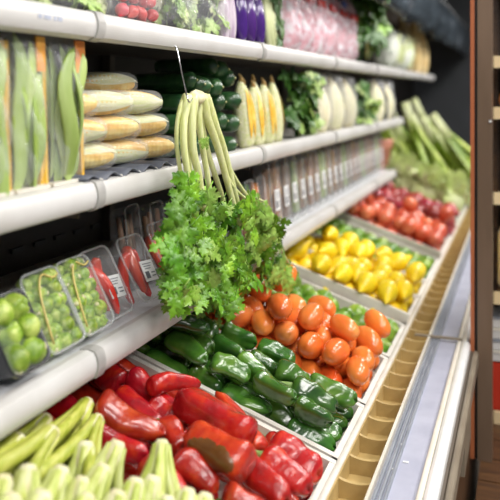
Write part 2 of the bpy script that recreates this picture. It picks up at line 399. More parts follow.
# ------------------------------------------------------------------ packing of produce by relaxation
def settle(items, a, b, iters=220, smin=.014, smax=.62, grav=.0030):
    """items: dicts with p (s,t,n), ax (local unit axis), L, R, pin; only positions move"""
    a += .017; b -= .017
    idx = []; off = []; rad = []
    for i, it in enumerate(items):
        half = max(it['L']/2-it['R'], 0); k = max(1, int(math.ceil(half*2/it['R']))+1)
        for j in range(k):
            f = 0 if k == 1 else -half + 2*half*j/(k-1)
            idx.append(i); off.append(np.array(it['ax'])*f); rad.append(it['R'])
    idx = np.array(idx); off = np.array(off); rad = np.array(rad)
    P = np.array([it['p'] for it in items], float); n = len(items)
    mob = np.array([0.008 if it.get('pin') else 1.0 for it in items])
    gm = np.array([0 if it.get('pin') else 1.0 for it in items])
    diff = idx[:, None] != idx[None, :]
    for k in range(iters):
        g = grav*(1-k/iters)
        P[:, 2] -= g*gm; P[:, 0] -= g*.12*gm
        C = P[idx]+off
        D = C[:, None]-C[None]; dist = np.sqrt((D**2).sum(-1))+1e-9
        pen = (rad[:, None]+rad[None]-dist)*diff; pen = np.where(pen > 0, pen, 0)
        push = (D/dist[..., None]*pen[..., None]*.5)
        mv = np.zeros_like(P); cnt = np.zeros(n)
        np.add.at(mv, idx, push.sum(1)); np.add.at(cnt, idx, (pen > 0).sum(1))
        P += mv/np.maximum(cnt, 1)[:, None]*1.4*mob[:, None]
        C = P[idx]+off
        for ax, lo, hi in ((0, smin, smax), (1, a, b), (2, FLOORN, 9)):
            l = np.zeros(n); h = np.zeros(n)
            np.maximum.at(l, idx, (lo+rad)-C[:, ax]); np.maximum.at(h, idx, C[:, ax]-(hi-rad))
            P[:, ax] += (l-h)*np.where(mob < 1, .01, 1)
            C = P[idx]+off
    for it, p in zip(items, P): it['p'] = p
    return items
def wdir(ax): v = ax[0]*BS+ax[1]*BT+ax[2]*BN; return v/np.linalg.norm(v)
def lin(ax): v = np.array(ax, float); return v/np.linalg.norm(v)

def ellip_mesh(name, L, R, seed, nip=0.0, wob=.03, nt=18, na=20, lob=0, lamp=0.0):
    r = random.Random(seed); ph = [r.uniform(0, 6.28) for _ in range(4)]
    def fn(t, a):
        c = math.cos(math.pi*t); s = math.sin(math.pi*t); x = -c*L/2*(1+nip*max(0, abs(c)-.86)*6)
        q = R*s**(.88 if not nip else 1.0)*(1+wob*math.sin(2*a+ph[0])*s+wob*.6*math.sin(3*a+ph[1]+3*t)+lamp*math.cos(lob*a+ph[3]))
        bend = wob*R*math.sin(math.pi*t)*1.2
        return (x, q*math.cos(a)+bend, q*math.sin(a))
    return mesh(name, *loft(fn, nt, na))
def pepper_mesh(name, L, R, seed, lobes=3, taper=.75, depth=.10, bend=.1, nt=26, na=30, wr=1.0):
    r = random.Random(seed); ph = [r.uniform(0, 6.28) for _ in range(6)]
    def fn(t, a):
        if t < .16: p = math.sqrt(max(0, 1-(1-t/.16)**2))*.93+.07*(t/.16)
        elif t > .80: p = math.sqrt(max(0, 1-((t-.80)/.20)**2))
        else: p = 1
        base = lerp(1.0, taper, max(0, (t-.15)/.85)**1.3)
        l = 1+depth*math.cos(lobes*a+ph[0]+.5*t)*(.6+.4*t)+.03*math.sin(2*a+ph[1])+.035*wr*math.sin(9*t+ph[2]+a)+.018*wr*math.sin(17*t+ph[3]+2*a)
        q = R*p*base*l
        x = -L/2+L*t - (.10*L*(1-t/.05) if t < .05 else 0)*-.55
        cx = bend*R*math.sin(math.pi*t+ph[4]*.1)*2
        if t > .9: x -= .03*L*(1+math.cos(lobes*a+ph[0]+math.pi))*((t-.9)/.1)
        return (x, q*math.cos(a)+cx, q*math.sin(a)*.93)
    return mesh(name, *loft(fn, nt, na))
def stem_mesh(L, R, seed):
    r = random.Random(seed); b = MB(); k = r.uniform(-.5, .5)
    pts = [(-L/2+.012, 0, 0), (-L/2-.004, 0, 0), (-L/2-.016, .003*k, .004), (-L/2-.030, .010*k, .010)]
    b.tube(pts, [R*.40, R*.20, R*.13, R*.15], 8)
    return b.mesh('stem', True)

# red peppers: the ones the photo shows on top, by their two ends, lifted off the deck; more below
red_me = [pepper_mesh('red_pepper', .20, .040, 10+i, (3, 4, 3, 4)[i], (.62, .8, .5, .85)[i], .09, (.12, .05, .2, .04)[i], wr=1.7) for i in range(4)]
red_st = [stem_mesh(.20, .040, i) for i in range(4)]
def put(name, me, mt, p, ax, L0, L, R0, R, label, cat, group, stem=None, stemm=None, spin=0.0):
    rot = basis(ax, (random.uniform(-.3, .3), random.uniform(-.3, .3), 1)) @ Matrix.Rotation(spin, 3, 'X')
    o = obj(name, me, mt, None, p, rot, (L/L0, R/R0, R/R0)); tag(o, label, cat, group)
    if stem: obj('stem', stem, stemm, o)
    return o
HAND = [ # stem end px, tip px, radius px, lift
 ((252,440), (176,398), 18, .095), ((250,470), (188,434), 19, .105), ((148,388), (199,386), 9, .085), ((97,402), (163,434), 16, .085),
 ((86,424), (148,458), 13, .055), ((120,390), (160,426), 9, .05), ((130,374), (180,412), 12, .065), ((104,368), (124,386), 14, .05),
 ((262,452), (218,394), 11, .055), ((164,424), (182,452), 12, .06), ((172,462), (216,490), 15, .075), ((272,446), (322,478), 17, .050),
 ((264,458), (312,492), 14, .080), ((240,458), (288,502), 14, .075), ((224,494), (272,514), 16, .085), ((150,402), (186,424), 12, .05), ((140,468), (190,515), 15, .06)]
items = []
for (u0, v0), (u1, v1), rp, h in HAND:
    A = pixB(u0, v0, h); B = pixB(u1, v1, h*.9); d = np.linalg.norm((A+B)/2-CAM)
    Lw = np.linalg.norm(B-A)+.010; R = min(max(rp/FPX*d*1.02, .022), .046)
    items.append(dict(p=toB((A+B)/2), ax=lin(toB(B)-toB(A)), L=Lw, R=R, pin=True))
nh = len(items)
for k in range(24):
    items.append(dict(p=(.08+.13*(k % 4)+random.uniform(-.03, .03), 1.15+.075*(k//4), -.012), ax=lin((-1, random.uniform(-.4, .4), 0)), L=.15, R=.030))
settle(items, 1.11, 1.60, 60, grav=.0015)
for i, it in enumerate(items):
    j = i % 4; Rm, Lm = .040, .20
    lab, grp = 'glossy long red pepper heaped in the tray beside the celery hearts', 'red peppers in the front tray'
    if i == 1: lab, grp, j = 'red pepper with a dark brown patch along its side, on top of the heap', None, 1
    elif i == 0: lab, grp, j = 'largest glossy red pepper lying on top, just behind the brown-patched one', None, 3
    elif i == 11: lab, grp, j = 'blocky red pepper in the front corner of the red tray by the white rim', None, 3
    elif i == 12: lab, grp, j = 'red pepper with a green stem showing, next to the blocky corner pepper', None, 1
    elif i == 3: lab, grp, j = 'smooth long red pepper nearest the celery hearts, under the shelf edge', None, 2
    elif i == 2: lab, grp, j = 'thin pointed red pepper lying at the back against the green peppers', None, 2
    o = put('red_pepper', red_me[j], M['redpep'], fromB(it['p']), wdir(it['ax']), Lm, it['L'], Rm, it['R'], lab, 'red pepper', grp, red_st[j] if i in (4, 9, 12) or i > 24 else None, M['stem'], random.uniform(0, 6))
    if i == 1: patched = (o, j)
# brown patch: a thin sheet hugging the side of the patched pepper that faces the camera
o, j = patched
bpy.context.view_layer.update()
mw = o.matrix_world; camd = (mw.inverted().to_3x3() @ (Vector(CAM)-mw.translation + Vector((0, 0, -.45)))).normalized(); a0 = math.atan2(camd.z, camd.y)
src = red_me[j]; na = 30; V = []; F = []; rows = []
k0 = int(round(a0/(2*math.pi)*na)) % na
for i in range(3, 23):
    for q in range(-5, 6):
        f = (i-3)/19; wd = 3.6*math.sin(math.pi*min(max(f, .0), 1))**.45*(1+.07*math.sin(i*.9))
        kq = max(-wd, min(wd, q*.75)); kk = k0+kq; ka = math.floor(kk); fr_ = kk-ka
        va = src.vertices[i*na+ka % na].co.lerp(src.vertices[i*na+(ka+1) % na].co, fr_); n = Vector((0, va.y, va.z)).normalized()
        edge = abs(q*.75) >= wd-.4 or i in (3, 22)
        V.append(va + n*(-.0012 if edge else .0014))
for i in range(19):
    for q in range(10): F.append((i*11+q, i*11+q+1, i*11+q+12, i*11+q+11))
pt = obj('brown_patch', mesh('brown_patch', V, F), M['brownpatch'], o); pt['label'] = 'dark brown ripening patch'

# green peppers
gr_me = [pepper_mesh('green_pepper', .125, .036, 30+i, (3, 4, 3, 3)[i], (.75, .85, .6, .7)[i], .17, .1, wr=2.0) for i in range(4)]
gr_st = [stem_mesh(.125, .036, 20+i) for i in range(4)]
items = []
for layer, n in ((0, 24), (1, 17)):
    for k in range(n):
        s = (.06+.56*((k % 6)+.5*random.random())/6 if layer == 0 else .16+.44*((k % 6)+.5*random.random())/6) if layer < 2 else .25+.25*random.random()
        t = 1.63+.20*(k//6)/(3 if layer == 0 else 2)+random.uniform(-.02, .02)
        items.append(dict(p=(s, t, .01+.07*layer), ax=lin((-1, random.uniform(-.35, .35), random.uniform(-.15, .15))), L=random.uniform(.095, .135), R=random.uniform(.027, .033)))
settle(items, 1.592, 1.885, 260)
for i, it in enumerate(items):
    j = random.randrange(4)
    put('green_pepper', gr_me[j], M['grnpep'], fromB(it['p']), wdir(it['ax']), .125, it['L'], .036, it['R'], 'glossy dark green pepper heaped in the tray between red peppers and tomatoes',
        'green pepper', 'green peppers in the tray', gr_st[j] if i % 3 == 0 else None, M['stem'], random.uniform(0, 6))

def heap(name, cat, label, group, mes, mt, a, b, L, R, n, layers, ax, seed, L0, R0, smax=.62, jit=.5, var=.08):
    random.seed(seed); its = []
    per = int(math.ceil(n/layers))
    cols = max(1, int((b-a-.03)/(2*R)))
    for k in range(n):
        lay = k//per; q = k % per
        s = .05+(smax-.07)*(q//cols+.5)/math.ceil(per/cols)+random.uniform(-.015, .015)
        t = a+.03+(b-a-.06)*((q % cols)+.5)/cols+random.uniform(-.012, .012)
        axx = lin((ax[0]+random.uniform(-jit, jit), ax[1]+random.uniform(-jit, jit), ax[2]+random.uniform(-jit, jit)*.5))
        f = random.uniform(1-var, 1+var)
        its.append(dict(p=(s, t, .0+R*1.9*lay+random.uniform(0, .01)), ax=axx, L=L*f, R=R*f))
    settle(its, a, b, 200, smax=smax)
    for it in its:
        put(name, random.choice(mes), mt, fromB(it['p']), wdir(it['ax']), L0, it['L'], R0, it['R'], label, cat, group, spin=random.uniform(0, 6))
tom_me = [ellip_mesh('plum_tomato', .10, .036, 40+i, 0, .035) for i in range(3)]
heap('plum_tomato', 'tomato', 'orange-red plum tomato heaped in the tray next to the green peppers', 'orange plum tomatoes in the near tray', tom_me, M['tomato'], 1.895, 2.245, .102, .033, 72, 2, (.5, .8, 0), 3, .10, .036, jit=.7)
lem_me = [ellip_mesh('lemon', .085, .033, 50+i, .9, .025) for i in range(3)]
lim_me = [ellip_mesh('lime', .066, .028, 60+i, .5, .02) for i in range(2)]
heap('lime', 'lime', 'green lime lying in the tray between plum tomatoes and lemons', 'limes in the near lime tray', lim_me, M['lime'], 2.255, 2.586, .066, .031, 46, 1, (1, 0, 0), 4, .066, .028, jit=.9)
heap('lemon', 'lemon', 'bright yellow lemon in the nearer lemon tray, beside the limes', 'lemons in the nearer tray', lem_me, M['lemon'], 2.606, 2.945, .088, .037, 46, 2, (0, 1, .1), 5, .085, .033, jit=.5)
heap('lemon', 'lemon', 'bright yellow lemon in the farther lemon tray, before the dark limes', 'lemons in the farther tray', lem_me, M['lemon'], 2.955, 3.20, .088, .037, 32, 2, (0, 1, .1), 6, .085, .033, jit=.5)
heap('lime', 'lime', 'dark green lime in the tray between lemons and the far red tomatoes', 'dark limes in the far tray', lim_me, M['limedk'], 3.21, 3.655, .066, .030, 58, 1, (1, 0, 0), 7, .066, .028, jit=.9)
rt_me = [ellip_mesh('red_tomato', .072, .036, 70+i, 0, .03, 14, 16) for i in range(2)]
heap('red_tomato', 'tomato', 'red tomato heaped in the far tray beyond the dark limes', 'red tomatoes in the far tray', rt_me, M['tomred'], 3.675, 4.12, .076, .040, 84, 2, (1, 0, 0), 8, .072, .036, jit=.9)
pl_me = [ellip_mesh('red_onion', .09, .04, 80+i, .6, .03, 14, 16) for i in range(2)]
heap('red_onion', 'onion', 'dark red onion piled between the far tomatoes and the pale lettuces', 'dark red onions in the far tray', pl_me, M['plum'], 4.13, 4.60, .095, .044, 58, 2, (1, .2, 0), 9, .09, .04, jit=.6)

# ------------------------------------------------------------------ celery hearts in the near tray
def stalk_mesh(L, r0, r1, bend, seed, w=1.0):
    V = []; F = []; n = 9; seg = 8
    pts = [(L*i/n, bend*(i/n)**1.6, 0) for i in range(n+1)]
    R = [lerp(r0, r1, i/n)*(1+.10*math.sin(3.1*i/n+seed)) for i in range(n+1)]
    V, F = tube(pts, R, 10, True, .72, .08, 5); return mesh('stalk', V, F)
hs_me = [stalk_mesh(.15+.02*i, .0085, .0165, .045+.014*i, i) for i in range(3)]
def cutend_mesh():
    b = MB(); b.tube([(-.004, 0, 0), (.004, 0, 0), (.022, 0, 0), (.045, 0, 0)], [.0095, .0145, .0165, .0165], 12); return b.mesh('root_end', True)
ce_me = cutend_mesh()
def heart(p, ax, sc, yellow, label, group, nst=6):
    t = thing('celery_heart', label, 'celery', tuple(p), basis(ax, (random.uniform(-1, 1), random.uniform(-1, 1), 1)), group); t.scale = (sc,)*3
    obj('root_end', ce_me, M['cut'], t)
    mt = M['heartdk'] if yellow else M['heart']
    for k in range(nst):
        a = 2*math.pi*k/nst+random.uniform(-.2, .2)
        o = obj('stalk', hs_data[yellow][k % 3], None, t)
        o.matrix_local = Matrix.Rotation(a, 4, 'X') @ Matrix.Translation((.005, .0085, 0)) @ Matrix.Rotation(random.uniform(-.02, .14), 4, 'Z')
    o = obj('stalk', hs_data[yellow][0], None, t, (.01, 0, 0))
    return t
hs_data = {}
for y in (False, True):
    hs_data[y] = []
    for me in hs_me:
        c = me.copy(); c.materials.append(M['heartdk' if y else 'heart']); hs_data[y].append(c)
random.seed(11)
# (cut end px, lift, direction, yellow)
HEARTS = [((62,469), .13, 0), ((82,479), .13, 0), ((28,468), .13, 0), ((4,478), .12, 0), ((118,443), .115, 0), ((104,467), .13, 0), ((162,442), .125, 0),
          ((136,481), .125, 0), ((118,494), .14, 0), ((154,478), .11, 0), ((188,491), .12, 0), ((206,496), .11, 0), ((44,494), .145, 0), ((14,496), .14, 0), ((88,497), .14, 0), ((168,499), .12, 0),
          ((53,431), .12, 1), ((47,418), .085, 1), ((19,438), .10, 1), ((86,444), .10, 0), ((88,402), .085, 1), ((98,418), .10, 1), ((2,455), .085, 1), ((84,428), .06, 1)]
for (uv, h, yel) in HEARTS:
    p = pixB(uv[0], uv[1], h)
    ax = (random.uniform(-.25, .15), -.85+random.uniform(-.1, .1), -.42+random.uniform(-.12, .1)) if yel else (random.uniform(-.25, .2), -.62+random.uniform(-.15, .15), -.75+random.uniform(-.1, .1))
    lab = ('yellow-green celery heart lying under the bottom shelf edge beside the red peppers' if yel else 'pale celery heart with its white cut end up in the near tray')
    heart(p, ax, random.uniform(.88, 1.12), bool(yel), lab, 'yellow-green celery hearts under the shelf' if yel else 'pale celery hearts in the near tray')

# ------------------------------------------------------------------ leaves
HALF = [(0,.02),(.10,.10),(.10,.34),(.20,.28),(.32,.50),(.36,.36),(.50,.45),(.46,.18),(.54,.13),(.66,.33),(.70,.22),(.82,.27),(.82,.11),(.90,.09),(1.0,0)]
def leaflet(L, W, seed, cup=.25, curl=.3):
    """flat three-lobed, toothed celery blade along +X in the XY plane, folded along its midrib"""
    r = random.Random(seed); V = []; F = []; n = len(HALF)-1
    k1, k2 = r.uniform(.85, 1.15), r.uniform(.85, 1.15)
    for i, (x, w_) in enumerate(HALF):
        t = i/n; xm = L*t*.97; zc = -curl*L*t*t
        rip = W*.05*math.sin(6*t+seed)
        for sd in (0, 1, -1):
            if sd == 0: V.append((xm, 0, zc)); continue
            wd = W*w_*(k1 if sd > 0 else k2); xx = L*x
            V.append((lerp(xm, xx, .5), sd*wd*.5, zc+cup*wd*.55)); V.append((xx, sd*wd, zc+cup*wd*.55+rip*sd-.12*wd))
    for i in range(n):
        a = i*5; b = a+5
        F += [(a, b, b+1, a+1), (a+1, b+1, b+2, a+2), (a, a+3, b+3, b), (a+3, a+4, b+4, b+3)]
    return V, F
def leaf_mesh(seed, size=.06, n=3):
    b = MB(); r = random.Random(seed)
    b.tube([(-size*.5, 0, 0), (-.1*size, 0, .002), (size*.35, 0, 0)], [.0016, .0014, .001], 5)
    angs = [0] if n == 1 else ([0, .95, -.95] if n == 3 else [0, .75, -.75, 1.55, -1.55])
    for k, a in enumerate(angs):
        V, F = leaflet(size*(1 if k == 0 else r.uniform(.70, .85)), size*(1.0 if k == 0 else .78), seed*7+k, r.uniform(.1, .5), r.uniform(.05, .4))
        R = Matrix.Rotation(a, 3, 'Z'); off = Vector((size*.30 if k == 0 else size*(.08 if k < 3 else -.22), 0, 0))
        b.add([R @ Vector(v) + off for v in V], F)
    return b.mesh('leaf', True)
leafs = []
for i in range(6):
    me = leaf_mesh(100+i, .058, 3 if i % 2 else 5); leafs.append(me)
def with_mat(me, m): c = me.copy(); c.materials.clear(); c.materials.append(m); return c
cel_leaf = [with_mat(m, M['leafA']) for m in leafs]; cel_leafB = [with_mat(m, M['leafB']) for m in leafs]; cel_leafC = [with_mat(m, M['leafC']) for m in leafs]

# ------------------------------------------------------------------ the hanging celery bunch and its hook
random.seed(5)
XC = -.685
cel = thing('celery_bunch', 'fresh celery bunch with leafy tops hanging upside down from a metal hook', 'celery', tuple(pixX(196, 96, XC)))
C0 = Vector(cel.location)
def cp(u, v, dx=0.0): return Vector(pixX(u, v, XC+dx)) - C0
def smooth_path(P, n=12):
    P = [Vector(p) for p in P]; out = []
    for i in range(n+1):
        f = i/n*(len(P)-1); k = min(int(f), len(P)-2); t = f-k
        p0 = P[max(k-1, 0)]; p1 = P[k]; p2 = P[k+1]; p3 = P[min(k+2, len(P)-1)]
        out.append(.5*((2*p1)+(p2-p0)*t+(2*p0-5*p1+4*p2-p3)*t*t+(3*p1-p0-3*p2+p3)*t**3))
    return out
STK = [([(185,96), (178,118), (177,148), (184,194), (186,225)], 2.4, -.01), ([(188,95), (184,120), (184,148), (189,180), (196,220)], 4.0, .012), ([(194,95), (192,120), (193,150), (199,176), (204,210)], 4.6, .02),
       ([(199,98), (199,120), (203,150), (209,185), (212,215)], 3.6, .0), ([(202,95), (208,120), (218,148), (233,203), (240,225)], 4.4, .016), ([(206,96), (213,118), (224,148), (236,196), (242,220)], 3.8, .0),
       ([(209,98), (219,130), (230,168), (249,198), (271,222)], 2.2, -.004), ([(197,97), (203,130), (210,160), (222,196), (226,220)], 3.4, -.015), ([(190,97), (188,130), (190,165), (193,205), (192,300)], 2.2, -.012),
       ([(204,97), (216,140), (232,185), (262,215), (292,270)], 1.8, .002), ([(205,97), (222,150), (243,192), (268,205), (280,240)], 1.8, -.012)]
for P, rp, dx in STK:
    path = smooth_path([cp(u, v, dx*(.3+.7*i/4)) for i, (u, v) in enumerate(P)], 14)
    n = len(path); R = [rp/FPX*1.66*lerp(1.0, .62, (i/(n-1))**1.5)*(1.15 if i < 3 else 1) for i in range(n)]
    V, F = tube(path, R, 12, True, .85, .09, 6)
    obj('stalk', mesh('stalk', V, F), M['stalk'], cel)
V, F = loft(lambda t, a: tuple(cp(196, 95)+Vector((math.cos(a)*.022*math.sin(math.pi*t)**.5, math.sin(a)*.030*math.sin(math.pi*t)**.5, .010-.034*t+.003*math.sin(3*a)))), 8, 18)
obj('root_end', mesh('root_end', V, F), M['cut'], cel)
POLY = [(184,190), (174,212), (177,236), (166,256), (178,272), (166,290), (170,306), (192,300), (205,312), (236,312), (247,292), (265,284), (284,288), (302,284), (286,256), (272,216), (250,202), (236,212), (222,205), (204,196)]
def inside(u, v):
    c = False; n = len(POLY)
    for i in range(n):
        x1, y1 = POLY[i]; x2, y2 = POLY[(i+1) % n]
        if (y1 > v) != (y2 > v) and u < (x2-x1)*(v-y1)/(y2-y1)+x1: c = not c
    return c
nl = 0; used = []
tries = 0
while nl < 170 and tries < 9000:
    tries += 1
    u = random.uniform(158, 305); v = random.uniform(180, 316)
    if not inside(u, v): continue
    dc = (u-222)/60
    if any((u-a)**2+(v-b)**2 < 30 for a, b in used[-80:]): continue
    used.append((u, v)); nl += 1
    edge = min(1, min(abs(dc), 1)*.8+max(0, (v-255)/60))
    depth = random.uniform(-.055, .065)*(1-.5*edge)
    p = cp(u, v, depth)
    # tip direction: down and outward from the stalk ends; blade faces the aisle
    out = Vector((0, dc*.9, -1)).normalized()
    tip = (out + Vector((random.uniform(-.5, .5), random.uniform(-.7, .7), random.uniform(-.3, .5)))).normalized()
    nrm = (Vector((.9, -.6, .45)) + Vector((random.uniform(-.7, .7), random.uniform(-.7, .7), random.uniform(-.4, .6)))).normalized()
    pale = random.random() < (.45 if dc > .45 else .13)
    sc = random.uniform(.62, .98)
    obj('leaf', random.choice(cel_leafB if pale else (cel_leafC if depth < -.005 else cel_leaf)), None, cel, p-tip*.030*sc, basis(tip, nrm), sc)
for u, v, sc in ((196,196,.6), (207,196,.5), (190,192,.5), (204,138,.35), (206,141,.3), (257,206,.8), (262,214,.9), (268,222,.8)):
    obj('leaf', random.choice(cel_leafB), None, cel, cp(u, v, .02), basis((random.uniform(-.3, .3), random.uniform(-.4, .4), -1), (.9, -.6, .4)), sc)
for u, v, sc in ((284,262,.8), (279,248,.7), (291,274,.8), (297,280,.75), (300,284,.6), (288,284,.8), (274,232,.8), (281,274,.85), (168,298,.7), (165,286,.6), (180,300,.8)):
    tip = Vector((0, (u-222)/70, -1)).normalized()
    obj('leaf', random.choice(cel_leafB if u > 200 else cel_leaf), None, cel, cp(u, v, .01)-tip*.03*sc, basis(tip+Vector((0, random.uniform(-.3, .3), 0)), (.9, -.6, .5)), sc)
hk = thing('metal_hook', 'thin steel hook under the top shelf edge spearing the celery root', 'hook', tuple(pixX(177, 50, -.742)))
h0 = Vector(hk.location)
hp = smooth_path([Vector((-.02, -.006, .012)), Vector((-.006, -.004, .010)), Vector((0, 0, 0)), Vector(pixX(181, 70, -.72))-h0, Vector(pixX(186, 92, -.665))-h0, Vector(pixX(189, 102, -.655))-h0, Vector(pixX(192, 99, -.668))-h0], 20)
V, F = tube(hp, .0019, 8); obj('wire', mesh('wire', V, F), M['steel'], hk)
obj('clip', boxm((-.016, -.005, .012), (.02, .014, .004)), M['steel'], hk)

# ------------------------------------------------------------------ middle shelf
S1, S2, S3 = [z+LIPH-.006 for z in SHB]
# wavy slate mat under the corn
V = []; F = []; n = 60; ya, yb = yAt(83, -.762), yAt(186, -.762)
for i in range(n+1):
    y = lerp(ya, yb, i/n); z = S2+.010+.0065*math.sin(i*.62)
    for x in (-.752, -.80, -1.05): V.append((x, y, z))
for i in range(n):
    for j in range(2): F.append((i*3+j, i*3+j+1, i*3+j+4, i*3+j+3))
sm = obj('shelf_mat', mesh('shelf_mat', V, F), M['mat_']); tag(sm, 'wavy dark slate shelf mat under the stacked corn', 'shelf mat')
md = sm.modifiers.new('t', 'SOLIDIFY'); md.thickness = .003

# bags of flat beans
def pod_mesh(L, W, seed):
    r = random.Random(seed); ph = r.uniform(0, 6); b1 = r.uniform(-.25, .25); b2 = r.uniform(-.12, .12)
    def fn(t, a):
        s = math.sin(math.pi*t)**.35; bump = 1+.06*math.sin(t*38+ph)
        x = math.cos(a)*W/2*s; y = math.sin(a)*.0045*s*bump
        return (x+b1*L*(t-.5)**2*2+.010*math.sin(7*t+ph), y+b2*L*math.sin(math.pi*t), L*(t-.5))
    return mesh('bean_pod', *loft(fn, 16, 10))
pods = [pod_mesh(.235+.01*i, .036, i) for i in range(5)]
def pillow(W, Hh, D, nx=14, nz=16, crinkle=.004, seed=0):
    r = random.Random(seed); V = []; F = []; ph = [r.uniform(0, 6) for _ in range(4)]
    for side in (1, -1):
        for j in range(nz+1):
            for i in range(nx+1):
                a = i/nx*2-1; c = j/nz*2-1
                d = D/2*max(0, (1-a**4)*(1-c**6))**.6
                d += crinkle*math.sin(9*a+7*c+ph[0])*math.sin(5*c-4*a+ph[1])*(1-a*a)*(1-c*c)*2
                V.append((a*W/2*(1-.03*math.cos(3*c+ph[2])), -side*d, (c+1)*Hh/2))
    k = (nx+1)*(nz+1)
    for s in (0, 1):
        for j in range(nz):
            for i in range(nx):
                q = s*k+j*(nx+1)+i; F.append((q, q+1, q+nx+2, q+nx+1))
    return mesh('film', V, F)
RFACE = Matrix.Rotation(math.pi/2, 3, 'Z')  # local -Y faces +X (the aisle), local X runs along +Y
def facing(yaw=0.0, lean=0.0): return (Matrix.Rotation(math.pi/2+yaw, 3, 'Z') @ Matrix.Rotation(-lean, 3, 'X'))
random.seed(21)
BAGS = [(-20, 8, 'leftmost bag of flat green beans, cut off by the picture edge'), (10, 45, 'clear bag of broad flat green beans with yellow side strips, between two others'),
        (47, 85, 'clear bag of flat green beans standing next to the corn')]
for bi, (u0, u1, lab) in enumerate(BAGS):
    X = -.785; ya, yb = yAt(u0, X), yAt(u1, X); W = yb-ya
    Hb = .27
    t = thing('bean_bag', lab, 'bag of beans', (X-.01, (ya+yb)/2, S2+.004), facing(0, .03))
    obj('film', pillow(W, Hb, .055, 22, 30, .006, bi), M['filmw'], t)
    nb = max(6, int(W/.0105))
    for k in range(nb):
        x = -W/2+.018+(W-.036)*(k+.5)/nb+random.uniform(-.006, .006)
        lay = -.012 if k % 2 else .004
        ob = obj('bean_pod', with_mat(random.choice(pods), M['bean']), None, t, (x*.68, lay, .125+random.uniform(-.006, .012)), (random.uniform(-.05, .05), random.uniform(-.16, .16), random.uniform(-.5, .5)), random.uniform(.88, 1.0))
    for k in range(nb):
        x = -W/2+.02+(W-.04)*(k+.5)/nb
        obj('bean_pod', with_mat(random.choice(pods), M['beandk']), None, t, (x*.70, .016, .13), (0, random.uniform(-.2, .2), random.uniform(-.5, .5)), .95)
    for sx in (-1, 1):
        obj('yellow_strip', boxm((sx*(W/2-.003), -.002, Hb/2-.01), (.010, .012, Hb*.94)), M['yellowstrip'], t)
    if bi: 
        obj('orange_header', boxm((W*.30, -.021, Hb*.86), (W*.26, .003, .06)), M['orangestrip'], t)
    obj('bottom_seal', boxm((0, -.012, .004), (W*.96, .022, .006)), M['cream'], t)

# wrapped corn
def cob_mesh(L, R):
    def fn(t, a):
        s = max(0, math.sin(math.pi*t))**(.34 if t < .5 else .42)
        k = 1+.055*abs(math.sin(7*a))*abs(math.sin(t*math.pi*16))
        return (L*(t-.5), R*s*k*math.cos(a), R*s*k*math.sin(a))
    return mesh('cob', *loft(fn, 64, 56))
cob = cob_mesh(.165, .0255)
def husk_mesh(L, R, a0, a1, seed):
    r = random.Random(seed); V = []; F = []; n = 14; m = 10
    for i in range(n+1):
        t = i/n; s = math.sin(math.pi*lerp(.03, .97, t))**.5
        wd = .65+.35*math.sin(math.pi*t)
        for j in range(m+1):
            a = lerp(a0, a1, .5+(j/m-.5)*wd); q = R*s*1.06*(1+.025*math.sin(j*2.4+seed))
            V.append((L*(t-.5)*1.04, q*math.cos(a), q*math.sin(a)))
    for i in range(n):
        for j in range(m): F.append((i*(m+1)+j, i*(m+1)+j+1, (i+1)*(m+1)+j+1, (i+1)*(m+1)+j))
    return mesh('husk', V, F)
husks = [husk_mesh(.165, .0255, .6, 3.3, 1), husk_mesh(.165, .0255, 2.6, 5.0, 2), husk_mesh(.165, .0255, -.9, 1.3, 3)]
def wrap_mesh(L, R, seed):
    r = random.Random(seed); ph = [r.uniform(0, 6) for _ in range(3)]
    def fn(t, a):
        s = max(1e-3, 1-abs(2*t-1)**7)**.5
        q = R*1.10*s*(1+.02*math.sin(9*a+ph[0]+8*t)+.012*math.sin(23*t+ph[1]))
        return (L*1.06*(t-.5), q*math.cos(a), q*math.sin(a))
    return mesh('wrap', *loft(fn, 26, 28))
wraps = [wrap_mesh(.165, .0255, i) for i in range(2)]
random.seed(31)
CR = .0295; CYAW = math.atan2(.83, .56)
POS = [(-.835, S2+.013+CR, [1.275, 1.415, 1.555], 'bottom row'), (-.838, S2+.013+CR*2.8, [1.245, 1.385, 1.525], 'second row'),
       (-.842, S2+.013+CR*4.6, [1.225, 1.36, 1.495], 'third row'), (-.885, S2+.013+CR*6.0, [1.46], 'top')]
for ri, (X, Z, ys, rl) in enumerate(POS):
    for yi, y in enumerate(ys):
        lab = 'film-wrapped corn cob, %s in the %s of the corn stack' % (('leftmost', 'middle', 'rightmost')[yi], rl) if ri < 3 else 'film-wrapped corn cob lying alone on top of the corn stack'
        t = thing('wrapped_corn', lab, 'corn', (X, y, Z), (Matrix.Rotation(CYAW+random.uniform(-.06, .06), 3, 'Z') @ Matrix.Rotation(random.uniform(-.5, .6), 3, 'X')), 'wrapped corn cobs on the middle shelf')
        obj('cob', cob, M['corn'], t); obj('husk', husks[(ri+yi) % 3], M['husk'], t)
        obj('film_wrap', wraps[yi % 2], M['filmw'], t)

